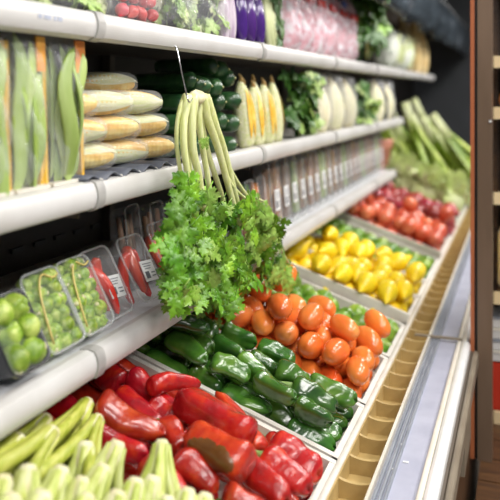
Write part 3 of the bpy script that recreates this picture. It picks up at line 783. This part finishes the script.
# zucchini pile, tips toward the aisle
def zuke_mesh(seed, L=.22, R=.0265):
    r = random.Random(seed); b1 = r.uniform(-.05, .05)
    def fn(t, a):
        p = math.sqrt(max(0, 1-(1-t/.10)**2)) if t < .10 else (math.sqrt(max(0, 1-((t-.86)/.14)**2))*.98+.02 if t > .86 else 1)
        q = R*p*lerp(.82, 1.05, t)*(1+.03*math.cos(5*a+seed))
        return (L*(t-1), q*math.cos(a)+b1*L*4*t*(1-t), q*math.sin(a))
    return mesh('zucchini', *loft(fn, 22, 20))
zk = [zuke_mesh(i) for i in range(3)]
tipm = MB().tube([(-.001, 0, 0), (.002, 0, 0)], [.0035, .003], 8).mesh('blossom_scar', True)
random.seed(41)
ZT = [(218,66,-.80), (229,69,-.79), (235,78,-.775), (223,87,-.77), (212,86,-.775), (205,84,-.785), (197,80,-.80), (242,101,-.755+.0), (226,102,-.77), (209,103,-.775), (240,123,-.757), (228,121,-.775), (237,145,-.758), (222,143,-.775), (205,123,-.78), (205,146,-.78), (190,104,-.80), (188,124,-.80), (186,147,-.80)]
for i, (u, v, X) in enumerate(ZT):
    p = pixX(u, v, X-.02)
    ax = (1, random.uniform(-.12, .10), random.uniform(-.02, .05))
    lab, grp = 'dark green zucchini in the pile behind the hanging celery', 'zucchini in the pile'
    if i == 1: lab, grp = 'uppermost dark green zucchini of the pile behind the celery root', None
    elif i == 7: lab, grp = 'dark green zucchini poking out farthest to the right above two others', None
    elif i == 12: lab, grp = 'lowest dark green zucchini at the right end of the pile', None
    o = obj('zucchini', zk[i % 3], M['zuke'], None, p, basis(ax), random.uniform(.92, 1.04)); tag(o, lab, 'zucchini', grp)
    obj('blossom_scar', tipm, M['stempale'], o)

# upright corn in husks
def upright_corn_parts():
    def fn(t, a):
        s = math.sin(math.pi*lerp(.12, .97, t))**.6
        return (.024*s*math.cos(a)*(1+.05*math.cos(6*a)), .024*s*math.sin(a), .20*t)
    body = mesh('husk', *loft(fn, 18, 20))
    V = []; F = []
    for i in range(15):
        t = lerp(.12, .9, i/14); s = math.sin(math.pi*lerp(.12, .97, t))**.6; wd = .42*math.sin(math.pi*i/14)**.6
        for j in range(7):
            a = -math.pi/2+(j/6-.5)*2*wd; q = .024*s*1.07
            V.append((q*math.cos(a), q*math.sin(a)-.001, .20*t))
    for i in range(14):
        for j in range(6): F.append((i*7+j, i*7+j+1, i*7+j+8, i*7+j+7))
    ker = mesh('kernel_strip', V, F)
    tip = MB().tube([(0, 0, .193), (.003, -.002, .208), (-.004, 0, .222)], [.008, .006, .003], 7).mesh('silk_tip', True)
    return body, ker, tip
ub, uk, ut = upright_corn_parts()
random.seed(51)
ords = ['first', 'second', 'third', 'fourth', 'fifth', 'sixth', 'seventh']
y = yAt(247, -.79)
for i in range(7):
    t = thing('corn_ear', '%s upright ear of pale husked corn counting from the zucchini pile' % ords[i], 'corn', (-.795-.01*(i % 2), y+i*.052, S2+.002), facing(random.uniform(-.5, .5), .10), 'upright corn ears on the middle shelf')
    t.rotation_mode = 'QUATERNION'
    t.scale = (1.2, 1.2, 1.02-.04*(i % 3))
    obj('husk', ub, M['husk'], t); obj('kernel_strip', uk, M['corn'], t); obj('silk_tip', ut, M['huskend'], t)
    if i == 0: pass

# leafy greens and pale packs farther along the middle shelf
dk_leaf = [with_mat(m, M['leafD']) for m in leafs]; sal_leaf = [with_mat(m, M['leafG']) for m in leafs]; pale_leaf = [with_mat(m, M['leafP']) for m in leafs]
def leafy(name, label, cat, base, span, height, n, meshes, size, droop=0.0, seed=0, stems=True):
    random.seed(seed); t = thing(name, label, cat, base)
    if stems:
        b = MB()
        for k in range(6):
            b.tube([(0, 0, .005), (random.uniform(-.02, .02), random.uniform(-span/3, span/3), height*.5)], [.005, .003], 6)
        obj('stem', b.mesh('stem', True), M['stalk'], t)
    for k in range(n):
        f = random.random(); p = Vector((random.uniform(-.03, .05), random.gauss(0, span/3.2), height*(.15+.85*f)))
        tip = Vector((random.uniform(.0, .8), random.uniform(-.8, .8), random.uniform(-1, .5)-droop)).normalized()
        nrm = Vector((.9, -.4, .5))+Vector((random.uniform(-.6, .6), random.uniform(-.6, .6), random.uniform(-.4, .4)))
        obj('leaf', random.choice(meshes), None, t, p, basis(tip, nrm), size*random.uniform(.7, 1.2))
    return t
leafy('leafy_greens', 'dark leafy greens spilling over the middle shelf beside the upright corn', 'leafy greens', (-.80, yAt(300, -.80), S2), .20, .24, 55, dk_leaf+sal_leaf[:3], 1.0, .2, 61)
leafy('leafy_greens', 'small green leaf sprig between the pale endive packs', 'leafy greens', (-.79, yAt(361, -.79), S2), .12, .20, 26, dk_leaf+sal_leaf, 1.0, .2, 62)
def endive_mesh(L, R, seed):
    def fn(t, a):
        s = math.sin(math.pi*lerp(.10, .985, t)**.85)**.75
        return (R*s*math.cos(a)*(1+.06*math.cos(5*a+3*t+seed)), R*s*math.sin(a)*(1+.06*math.cos(4*a-2*t)), L*t)
    return mesh('endive', *loft(fn, 16, 18))
en = [endive_mesh(.24, .056, i) for i in range(2)]
EN = [(318, 'nearest'), (333, 'second'), (346, 'third'), (376, 'fourth'), (386, 'farthest')]
for i, (u, o_) in enumerate(EN):
    X = -.81; t = thing('endive_pack', '%s of the pale cream endive packs standing on the middle shelf' % o_, 'endive', (X, yAt(u, X), S2+.002), facing(0, .08), 'pale endive packs')
    obj('endive', en[i % 2], M['palepack'], t); obj('film', pillow(.125, .26, .12, 8, 10, .005, i), M['filmw'], t)
def bottle_parts():
    b = MB().tube([(0,0,0), (0,0,.003), (0,0,.14), (0,0,.17), (0,0,.20)], [.028, .033, .033, .016, .014], 14).mesh('glass', True)
    l = MB().tube([(0,0,.20), (0,0,.225)], [.017, .017], 12).mesh('lid', True); return b, l
bb, bl = bottle_parts()
for i in range(5):
    t = thing('dark_bottle', 'dark bottle with grey lid at the far end of the middle shelf', 'bottle', (-.82, 4.52+i*.10, S2), None, 'dark bottles at the shelf end')
    obj('glass', bb, M['jar'], t); obj('lid', bl, M['jarlid'], t)

# ------------------------------------------------------------------ bottom shelf: tilted packs
def pack_tray(W, Hh, D, t=None, matl='clear'):
    """open tray: back sheet, sloped walls, rim; local x width, z height, -y front"""
    b = MB(); e = .008
    r = min(W, Hh)*.16
    def ring(w, h, y):
        P = []
        for cx, cz, a0 in ((w/2-r, h-r, 0), (-w/2+r, h-r, 90), (-w/2+r, r, 180), (w/2-r, r, 270)):
            for k in range(4):
                a = math.radians(a0+k*30); P.append((cx+r*math.cos(a), y, cz+r*math.sin(a)))
        return P
    A = ring(W-.02, Hh-.02, 0); A = [(x, y, z+.01) for x, y, z in A]; B = ring(W-.006, Hh-.006, -D); B = [(x, y, z+.003) for x, y, z in B]
    n = len(A)
    b.add(A+B, [(k, (k+1) % n, n+(k+1) % n, n+k) for k in range(n)] + [tuple(range(n))])
    rim = MB(); pts = B+[B[0]]
    V, F = tube(pts, .0028, 6, True); rim.add(V, F)
    lid = MB(); lid.add([(x, y-.003, z) for x, y, z in B], [tuple(range(n))])
    return b.mesh('tray', False), rim.mesh('rim', True), lid.mesh('lid_film', False)
PK = pack_tray(.118, .155, .044)
def barcode_label(par, c, w, h, tilt=0.0, front=-.052):
    lb = obj('price_label', boxm((0, 0, 0), (w, .0015, h)), M['paper'], par, (c[0], front, c[1]), (0, tilt, 0))
    b = MB()
    for k in range(7): b.box((-w*.36+k*w*.045, -.0014, -h*.20), (w*(.018 if k % 2 else .028), .0008, h*.34))
    for k in range(3): b.box((-w*.02-w*.02*k, -.0014, h*(.34-.12*k)), (w*(.70-.12*k), .0008, h*.035))
    for k in range(2): b.box((w*.26, -.0014, -h*(.12+.16*k)), (w*.30, .0008, h*.05))
    obj('print', b.mesh(), M['ink'], lb)
def sprout_mesh(seed, R=.021):
    r = random.Random(seed); ph = r.uniform(0, 6)
    def fn(t, a):
        s = math.sin(math.pi*t); w1 = ((a*1.0+t*4+ph) % 2.1)/2.1
        q = R*(1+.13*(w1-.5)+.04*math.sin(5*a+9*t))*(1.0 if t < .85 else 1-.3*(t-.85)/.15)
        return (q*s*math.cos(a), q*s*math.sin(a), -q*1.05*math.cos(math.pi*t))
    return mesh('sprout', *loft(fn, 18, 24))
spr = [sprout_mesh(i) for i in range(4)]
sprbase = MB().tube([(0,0,-.024), (0,0,-.018)], [.006, .008], 8).mesh('cut_base', True)
def chili_mesh(seed, L=.135, R=.016):
    r = random.Random(seed); b1 = r.uniform(.05, .12)
    def fn(t, a):
        p = math.sqrt(max(0, 1-(1-min(t/.12, 1))**2))*lerp(1, .45, max(0, t-.3)/.7)*(1 if t < .92 else math.sqrt(max(0, 1-((t-.92)/.08)**2)))
        q = R*p*(1+.06*math.cos(3*a+seed)); return (q*math.cos(a)+b1*L*math.sin(math.pi*t), q*math.sin(a), L*(.5-t))
    return mesh('chili', *loft(fn, 20, 14))
chm = [chili_mesh(i) for i in range(3)]
LEAN = .50
random.seed(71)
def place_pack(u, X, label, cat, name, lean=LEAN, z=S3+.002, group=None, yaw=0.0):
    return thing(name, label, cat, (X, yAt(u, X+.045), z), facing(yaw, lean), group)
def sprout_pack(u, X, label, n=13, sc=1.0, dark=False, tray=PK, bands=True, W=.118, Hh=.155):
    t = place_pack(u, X, label, 'brussels sprouts', 'sprout_pack')
    obj('tray', tray[0], M['blacktray'] if dark else M['clear'], t); obj('rim', tray[1], M['blacktray'] if dark else M['clearedge'], t)
    its = []
    nc = 4 if sc < 1.0 else 2
    k = 0
    while len(its) < n:
        row = k//nc; q = k % nc
        its.append([(q-(nc-1)/2)*(.034 if sc < 1 else .040)*sc+(.012 if row % 2 else -.008)*sc, -.024-.014*random.random()-(.012 if sc > 1 else 0), .024*sc+row*.032*sc]); k += 1
    for x, y, z in its:
        if z > Hh-.012: continue
        lim = W/2-.006-.021*sc
        x = max(-lim, min(lim, x))
        o = obj('sprout', random.choice(spr), M['sprout'], t, (x, y, z), (random.uniform(0, 6), random.uniform(0, 6), random.uniform(0, 6)), sc*random.uniform(.88, 1.05))
        obj('cut_base', sprbase, M['sproutbase'], o)
    obj('lid_film', tray[2], M['film'], t)
    if bands:
        b = MB(); pts = smooth_path([(-.043, -.048, .02), (-.038, -.052, .075), (-.025, -.053, .120), (.0, -.050, .142), (.025, -.050, .130), (.046, -.048, .135)], 14)
        b.tube(pts, .0022, 6); obj('yellow_band', b.mesh('band', True), M['band'], t)
    return t
PKd = pack_tray(.110, .138, .050)
sprout_pack(35, -.805, 'black tray of large brussels sprouts under shiny film, nearest the left edge', 8, 1.22, True, PKd, False, .110, .138)
sprout_pack(74, -.808, 'clear pack of brussels sprouts with a yellow band, beside the black tray', 26, .74)
sprout_pack(105, -.808, 'clear pack of brussels sprouts leaning next to the red chili packs', 26, .76)
CH = [(125, -.816, 'clear pack of red chilies with white label, beside the brussels sprouts', 1), (158, -.816, 'clear pack of two long red chilies with white label, between two chili packs', 2),
      (184, -.84, 'clear chili pack half hidden behind the hanging celery leaves', 3)]
for u, X, lab, k in CH:
    t = place_pack(u, X, lab, 'chili pack', 'chili_pack')
    obj('tray', PK[0], M['clear'], t); obj('rim', PK[1], M['clearedge'], t)
    for j in range(3 if k != 2 else 3):
        c = obj('chili', chm[(k+j) % 3], M['chili'], t, (-.026+.024*j, -.022-.006*(j % 2), .066+.012*((j+k) % 2)), (0, -.30+.12*j, random.uniform(0, 6)), .88)
    obj('lid_film', PK[2], M['film'], t)
    barcode_label(t, (.018, .062), .052, .048, .10, -.048)
# flat tray at the back, and upright clear boxes
t = thing('berry_tray', 'shallow clear tray lying flat on the bottom shelf behind the sprout packs', 'tray', (-.97, yAt(95, -.97), S3+.002))
FT = MB().box((0, 0, .004), (.16, .30, .004))
obj('tray_base', FT.mesh(), M['clear'], t); r = MB()
for sx in (-1, 1):
    for k in range(16): r.box((sx*.08, -.15+.02*k, .028), (.004, .012, .05))
for sy in (-1, 1): r.box((0, sy*.15, .028), (.16, .004, .05))
obj('ribbed_wall', r.mesh(), M['clearedge'], t)
for k in range(8):
    obj('red_pepper_slice', chm[k % 3], M['chili'], t, (-.04+.08*(k % 2), -.11+.03*k, .024), (math.pi/2, 0, random.uniform(0, 3)), .7)
BOXP = pack_tray(.075, .205, .05)
sticks = [MB().tube([(0, 0, 0), (.003, 0, .08), (-.002, 0, .165)], [.007, .009, .006], 8).mesh('stick', True) for _ in range(1)]
def stick_pack(X, y, label, mt, lean, tray=BOXP, W=.075, n=5, lab_=True, sc=1.0, name='stick_pack', cat='vegetable pack', group=None, leaf=False):
    t = thing(name, label, cat, (X, y, S3+.002), facing(0, lean), group); t.scale = (sc,)*3
    obj('tray', tray[0], M['clear'], t); obj('rim', tray[1], M['clearedge'], t)
    for k in range(n):
        obj('stick', with_mat(sticks[0], mt), None, t, (-W/2+.014+(W-.028)*k/(n-1), -.026-.004*(k % 2), .014), (random.uniform(-.03, .03), random.uniform(-.05, .05), 0), (1, 1, random.uniform(.9, 1.05)))
    if leaf:
        for k in range(6): obj('leaf', random.choice(dk_leaf), None, t, (random.uniform(-.03, .03), -.045, random.uniform(.09, .19)), basis((random.uniform(-.4, .4), -.1, -1), (0, -1, .2)), .6)
    obj('lid_film', tray[2], M['film'], t)
    if lab_: barcode_label(t, (.008, .085), .040, .060, 0, -.055)
    return t
random.seed(81)
stick_pack(-.93, yAt(118, -.93)+.02, 'empty-looking clear upright pack standing dark behind the chili packs', M['mushroom'], .12, n=3, lab_=False)
stick_pack(-.90, yAt(143, -.90)+.02, 'brown-filled clear upright pack catching light behind the middle chili pack', M['mushroom'], .12, n=4, lab_=False)
stick_pack(-.85, yAt(171, -.85)+.03, 'orange carrot stick pack with green leaf, left of the celery leaves', M['carrot'], .12, leaf=True, sc=1.05)
stick_pack(-.84, yAt(240, -.84), 'orange and green vegetable pack just right of the celery stalks', M['amber'], .10, leaf=True)
stick_pack(-.84, yAt(252, -.84), 'carrot stick pack with a tall yellow edge right of the celery', M['carrot'], .10)
cols = [M['mushroom'], M['amber'], M['mushroom'], M['bean']]
ORD = 'first second third fourth fifth sixth seventh eighth ninth tenth eleventh twelfth thirteenth fourteenth fifteenth sixteenth seventeenth eighteenth nineteenth twentieth'.split()
y = yAt(262, -.86); k = 0
while y < 4.55:
    stick_pack(-.865, y, '%s upright labelled vegetable pack in the bottom-shelf row, counted away from the celery' % ORD[min(k, 19)], cols[k % 4], .08, group='upright packs along the bottom shelf', sc=1.22); y += .108; k += 1
pot = thing('terracotta_pot', 'pinkish terracotta pot at the far end of the bottom shelf', 'pot', (-.86, 4.72, S3+.002))
obj('body', MB().tube([(0,0,0), (0,0,.004), (0,0,.13), (0,0,.135), (0,0,.175)], [.05, .06, .078, .086, .088], 20).mesh('pot', True), M['terracotta'], pot)
obj('rim', MB().tube([(0,0,.165), (0,0,.185)], [.092, .092], 20).mesh('rim', True), M['terracotta'], pot)

# ------------------------------------------------------------------ top shelf
random.seed(91)
def salad_bag(u0, u1, label, meshes, n, seed, Hh=.17, X=-.80, D=.10, extra=None, name='salad_bag', cat='salad bag', sz=1.0):
    random.seed(seed); ya, yb = yAt(u0, X), yAt(u1, X); W = yb-ya
    t = thing(name, label, cat, (X, (ya+yb)/2, S1+.002), facing(0, .10))
    for k in range(n):
        p = (random.uniform(-.42, .42)*W, random.uniform(-.35, .3)*D, random.uniform(.02, Hh*.9))
        obj('leaf', random.choice(meshes), None, t, p, basis((random.uniform(-1, 1), random.uniform(-.2, .2), random.uniform(-1, 1)), (random.uniform(-.4, .4), -1, random.uniform(-.3, .5))), sz*random.uniform(.5, .85))
    if extra: extra(t, W, Hh, D)
    obj('film', pillow(W, Hh, D, 12, 12, .007, seed), M['filmw'], t)
    return t
salad_bag(-30, 52, 'crinkled bag of mixed green salad at the left end of the top shelf', sal_leaf+dk_leaf[:2], 34, 1)
salad_bag(54, 104, 'bag of mixed green salad left of the red radish bag', sal_leaf+pale_leaf[:2], 28, 2)
radm = ellip_mesh('radish', .03, .0145, 3, .6, .03, 12, 14)
def radishes(t, W, Hh, D):
    for r_ in range(4):
        for c in range(4):
            o = obj('radish', radm, M['radish'], t, ((c-1.5)*W*.21+(.006 if r_ % 2 else 0), -.024+.008*random.random(), .022+r_*.032), (random.uniform(0, 6), random.uniform(0, 6), 0), 1.0)
salad_bag(106, 152, 'crinkled bag of small red radishes between two green salad bags', pale_leaf[:1], 3, 3, extra=radishes, name='radish_bag', cat='radish bag')
salad_bag(155, 187, 'bag of pale green frisee right of the red radishes', sal_leaf+pale_leaf, 26, 4)
salad_bag(189, 219, 'bag of light green lettuce next to the purple eggplants', sal_leaf+pale_leaf, 24, 5)
def radicchio_mesh():
    def fn(t, a):
        s = math.sin(math.pi*lerp(.12, .93, t))**.6; return (.022*s*math.cos(a)*(1+.1*math.cos(4*a)), .022*s*math.sin(a), .17*t)
    return mesh('radicchio', *loft(fn, 16, 20))
rad_me = radicchio_mesh()
for i, u in enumerate((224, 231)):
    o = obj('radicchio', rad_me, M['whitepur'], None, (-.79, yAt(u, -.79), S1+.002), facing(0, .1)); tag(o, ('left' if i == 0 else 'right') + ' white and purple streaked radicchio head beside the eggplants', 'radicchio')
def egg_mesh():
    def fn(t, a):
        s = math.sin(math.pi*lerp(.03, .93, t)**.8)**.6; return (.030*s*math.cos(a), .030*s*math.sin(a), .20*t)
    return mesh('eggplant', *loft(fn, 18, 20))
eg_me = egg_mesh(); capm = MB().tube([(0,0,.185), (0,0,.20), (.004,0,.225)], [.016, .010, .006], 8).mesh('cap', True)
for i, u in enumerate((241, 250, 259)):
    o = obj('eggplant', eg_me, M['purple'], None, (-.795, yAt(u, -.795), S1+.002), facing(0, .12)); tag(o, ('leftmost', 'middle', 'rightmost')[i]+' of three shiny purple eggplants on the top shelf', 'eggplant', 'purple eggplants'); obj('cap', capm, M['stem'], o)
t = thing('leek_bunch', 'bunch of pale green leek stalks standing between eggplants and pink bags', 'leeks', (-.785, yAt(273, -.785), S1+.002), facing(0, .14))
for k in range(5):
    obj('stalk', MB().tube([((k-2)*.022, -.003*(k % 2), 0), ((k-2)*.020, 0, .10), ((k-2)*.017, .004, .22)], [.011, .0115, .011], 10).mesh('stalk', True), M['leekpale'], t)
for k in range(8): obj('leaf', random.choice(dk_leaf), None, t, (random.uniform(.03, .09), -.01, random.uniform(.02, .2)), basis((.5, -.2, -1), (0, -1, .3)), .9)
ul = [290, 303, 316, 328, 339, 349]; nthn = ['first', 'second', 'third', 'fourth', 'fifth', 'sixth']
for i, u in enumerate(ul):
    X = -.80
    t = thing('pink_bag', '%s pink and white printed produce bag on the top shelf, counted from the leeks' % nthn[i], 'produce bag', (X, yAt(u, X), S1+.002), facing(0, .10), 'pink printed bags on the top shelf')
    W = (yAt(u+6, X)-yAt(u-6, X))*1.0
    obj('bag', pillow(W, .30+.02*(i % 2), .085, 10, 12, .008, i+20), M['radbag'], t)
    obj('red_print', boxm((0, -.046, .21), (W*.6, .004, .03)), M['redprint'], t)
    if i in (1, 4): obj('blue_print', boxm((W*.1, -.046, .255), (W*.35, .004, .022)), M['blueprint'], t)
leafy('leafy_greens', 'large dark green leaf bunch on the top shelf after the pink bags', 'leafy greens', (-.76, yAt(366, -.76)+.04, S1+.02), .24, .62, 90, dk_leaf+sal_leaf[:1], 1.7, .4, 95)
hd = ellip_mesh('head', .205, .09, 5, 0, .08, 20, 24, 7, .04)
for i, u in enumerate((384, 392, 399)):
    t = thing('cauliflower_bag', ('nearest', 'middle', 'farthest')[i]+' white cauliflower in clear film on the top shelf beyond the leaf bunch', 'cauliflower', (-.82, yAt(u, -.82), S1+.135), (0, math.pi/2, 0), 'cauliflowers in film'); t.scale = (1.3, 1.05, 1.05); obj('head', hd, M['caulif'], t)
    for k in range(2): obj('leaf', random.choice(pale_leaf), None, t, (random.uniform(.0, .07), random.uniform(-.08, .08), .07), basis((-1, 0, .4), (0, -.4, 1)), 1.2)
sq = ellip_mesh('squash', .36, .052, 6, .3, .05, 18, 18)
for i, u in enumerate((405, 410, 414.5, 418.5, 422, 426)):
    o = obj('squash', sq, M['ginger'], None, (-.80-.03*(i % 2), yAt(u, -.80), S1+.185), (0, math.pi/2-.1+.06*(i % 3-1), 0)); tag(o, nthn[i]+' upright yellow squash at the far end of the top shelf', 'squash', 'yellow squash on the top shelf')

# ------------------------------------------------------------------ far end of the bins: lettuces and long leeks
random.seed(101)
def lettuce(p, sc, label):
    t = thing('lettuce', label, 'lettuce', tuple(p), None, 'pale lettuces in the far tray')
    obj('heart', ellip_mesh('heart', .16, .07, 8, 0, .08, 14, 16), M['leafP'], t)
    for k in range(16):
        a = random.uniform(0, 6.28); e = random.uniform(.1, 1.3); d = Vector((math.cos(a)*math.cos(e), math.sin(a)*math.cos(e), math.sin(e)))
        obj('leaf', random.choice(pale_leaf), None, t, d*.05, basis(d+Vector((0, 0, .4)), d.orthogonal()), 1.3)
    t.scale = (sc,)*3
for i in range(4):
    for j in range(3):
        lettuce(BO+BS*(.09+.16*i)+BT*(4.77+.19*j)+BN*.10, 1.15, 'pale green lettuce head in the far tray before the long leeks')
def leek_leaf_mesh(L, seed):
    r = random.Random(seed); V = []; F = []; n = 14; b = r.uniform(.1, .45); sd = r.uniform(-.2, .2)
    for i in range(n+1):
        t = i/n; wd = .028*(1-.75*t**2)+.002; z = L*t*(1-.15*b*t); x = b*L*t*t*.6; y = sd*L*t*t
        V += [(x, y-wd, z+.0), (x-.006, y, z), (x, y+wd, z)]
    for i in range(n):
        a = i*3; F += [(a, a+1, a+4, a+3), (a+1, a+2, a+5, a+4)]
    return mesh('leaf', V, F)
lk = [leek_leaf_mesh(.62, i) for i in range(4)]
def leek_big(p, rot, label, sc=1.0):
    t = thing('leek_bunch', label, 'leeks', tuple(p), rot, 'long leek bunches at the far end'); t.scale = (sc,)*3
    for k in range(5): obj('shank', MB().tube([(.02*math.cos(k*1.26), .02*math.sin(k*1.26), 0), (.02*math.cos(k*1.26), .02*math.sin(k*1.26), .22)], [.017, .016], 10).mesh('shank', True), M['leekpale'], t)
    for k in range(16):
        a = random.uniform(0, 6.28); obj('leaf', random.choice(lk), M['leek'], t, (.02*math.cos(a), .02*math.sin(a), .16), (random.uniform(-.2, .2), random.uniform(-.2, .2), a), random.uniform(.8, 1.05))
LK = [(5.36, .52, 2.75, .1), (5.42, .40, 2.7, -.1), (5.50, .24, 2.62, .1), (5.62, .46, 2.75, .1), (5.72, .30, 2.7, -.05), (5.85, .48, 2.7, .0), (6.0, .32, 2.7, .1), (5.50, .12, 2.5, .0), (5.8, .14, 2.6, 0), (5.40, .30, 2.8, 0), (5.6, .20, 2.75, .1)]
for i, (yy, s, tilt, tw) in enumerate(LK):
    base = fromB((s, yy, .50 if i % 3 else .58)) if False else (BX0-s-.12, yy, 1.46-.10*(i % 3)+.05*random.random())
    leek_big(base, Matrix.Rotation(tw, 3, 'Z') @ Matrix.Rotation(tilt, 3, 'Y'), 'long green leek bunch hanging leaves-down at the far end of the case', .95)
rk = thing('leek_rack', 'stepped dark rack behind the long leeks at the far end', 'rack', (-.98, 5.7, 0))
obj('post', boxm((-.10, -.55, 1.2), (.04, .04, .50)), M['blackmetal'], rk); obj('post', boxm((-.10, .55, 1.2), (.04, .04, .50)), M['blackmetal'], rk)
for z in (1.30, 1.42): obj('rail', boxm((-.06, 0, z), (.04, 1.1, .03)), M['blackmetal'], rk)

# ------------------------------------------------------------------ post, plinth and goods rack on the right
post = thing('display_post', 'tall brown metal post with a copper edge beside the case bumper', 'post', (-.130, YP, .385))
obj('copper_trim', boxm((-.028+.004, 0, 1.10), (.012, .05, 2.20)), M['copper'], post)
obj('black_gasket', boxm((-.0135, .004, 1.10), (.010, .042, 2.20)), M['blackmetal'], post)
obj('body', boxm((.014, 0, 1.10), (.045, .06, 2.20)), M['post'], post)
obj('bolt', MB().tube([(.030, -.030, 1.072), (.030, -.034, 1.072)], [.005, .004], 10).mesh('bolt', True), M['bolt'], post)
pl = thing('wooden_plinth', 'dark wooden stepped plinth on the floor at the foot of the brown post', 'plinth', (.25, 2.6, 0))
for k in range(5): obj('plank', boxm((0, -.32+.145*k, .372), (.76, .138, .026)), M['wood'], pl)
obj('front_board', boxm((0, -.375, .25), (.76, .02, .20)), M['wooddk'], pl); obj('lower_step', boxm((0, -.44, .24), (.76, .12, .03)), M['wood'], pl)
obj('skirt', boxm((0, -.46, .112), (.74, .02, .225)), M['wooddk'], pl)
for sx in (-1, 1): obj('side_board', boxm((sx*.37, 0, .18), (.02, .72, .36)), M['wooddk'], pl)
rack = thing('goods_rack', 'tall dark wooden goods rack with cream board edges behind the brown post', 'shelf rack', (.25, 2.88, .386))
for sx in (-1, 1): obj('side_panel', boxm((sx*.36-.012*(sx > 0), .06, .80), (.02, .24, 1.60)), M['wooddk'], rack) if sx > 0 else obj('side_panel', boxm((-.352, .12, .80), (.02, .12, 1.60)), M['wooddk'], rack)
obj('back_board', boxm((0, .17, .80), (.70, .02, 1.60)), M['wooddk'], rack)
SHZ = [.02, .44, .79, 1.09, 1.27, 1.58]
for z in SHZ:
    s = obj('shelf', boxm((0, .03, z), (.68, .26, .022)), M['wooddk'], rack); obj('cream_edge', boxm((0, -.105, z), (.70, .012, .042)), M['board'], s)
def rackthing(name, label, cat, group, x, zi, build):
    t = thing(name, label, cat, (.25+x, 2.88, .386+SHZ[zi]+.012), None, group); build(t)
jb = MB().tube([(0,0,0), (0,0,.003), (0,0,.075), (0,0,.09)], [.026, .030, .030, .024], 14).mesh('glass', True); jl = MB().tube([(0,0,.09), (0,0,.105)], [.027, .027], 14).mesh('lid', True)
def jarb(t): obj('glass', jb, M['gold'], t); obj('lid', jl, M['jar'], t)
for k in range(10): rackthing('honey_jar', 'golden jar with dark lid in the row on the upper rack shelf', 'jar', 'golden jars on the rack', -.30+k*.066, 5, jarb)
om = ellip_mesh('orange', .07, .036, 9, 0, .02, 14, 16)
def orb(t): obj('fruit', om, M['orange'], t, (0, 0, .035))
for k in range(8): rackthing('orange', 'orange fruit in the row on the middle rack shelf', 'orange', 'oranges on the rack', -.30+k*.078, 3, orb)
def loafb(t):
    obj('crust', MB().tube([(0,0,0), (0,0,.02), (0,0,.20), (0,0,.24)], [.020, .030, .030, .012], 12).mesh('crust', True), M['board'], t)
    for k in range(3): obj('score', MB().tube([(-.02, -.024, .06+.05*k), (.02, -.026, .08+.05*k)], .003, 6).mesh('score', True), M['huskend'], t)
for k in range(8): rackthing('bread_loaf', 'pale upright bread loaf in the row on the low rack shelf', 'bread', 'bread loaves on the rack', -.31+k*.078, 1, loafb)
for k in range(4):
    t = thing('white_carton', ('lowest', 'second', 'third', 'topmost')[k] + ' white carton in the stack on the red crate behind the post', 'carton', (-.02, 2.90, .386+.206+.040*k)); obj('body', boxm((0, 0, .018), (.20, .18, .036)), M['rail'], t); obj('lid', boxm((0, 0, .033), (.206, .186, .008)), M['greydk' if k % 2 else 'cream'], t)
rc = thing('red_crate', 'red plastic crate on the plinth behind the foot of the post', 'crate', (-.02, 2.90, .386+.032))
obj('crate_floor', boxm((0, 0, .008), (.20, .19, .01)), M['redbox'], rc)
for sx in (-1, 1): obj('crate_wall', boxm((sx*.098, 0, .085), (.008, .19, .165)), M['redbox'], rc)
for sy in (-1, 1): obj('crate_wall', boxm((0, sy*.092, .085), (.20, .008, .165)), M['redbox'], rc)
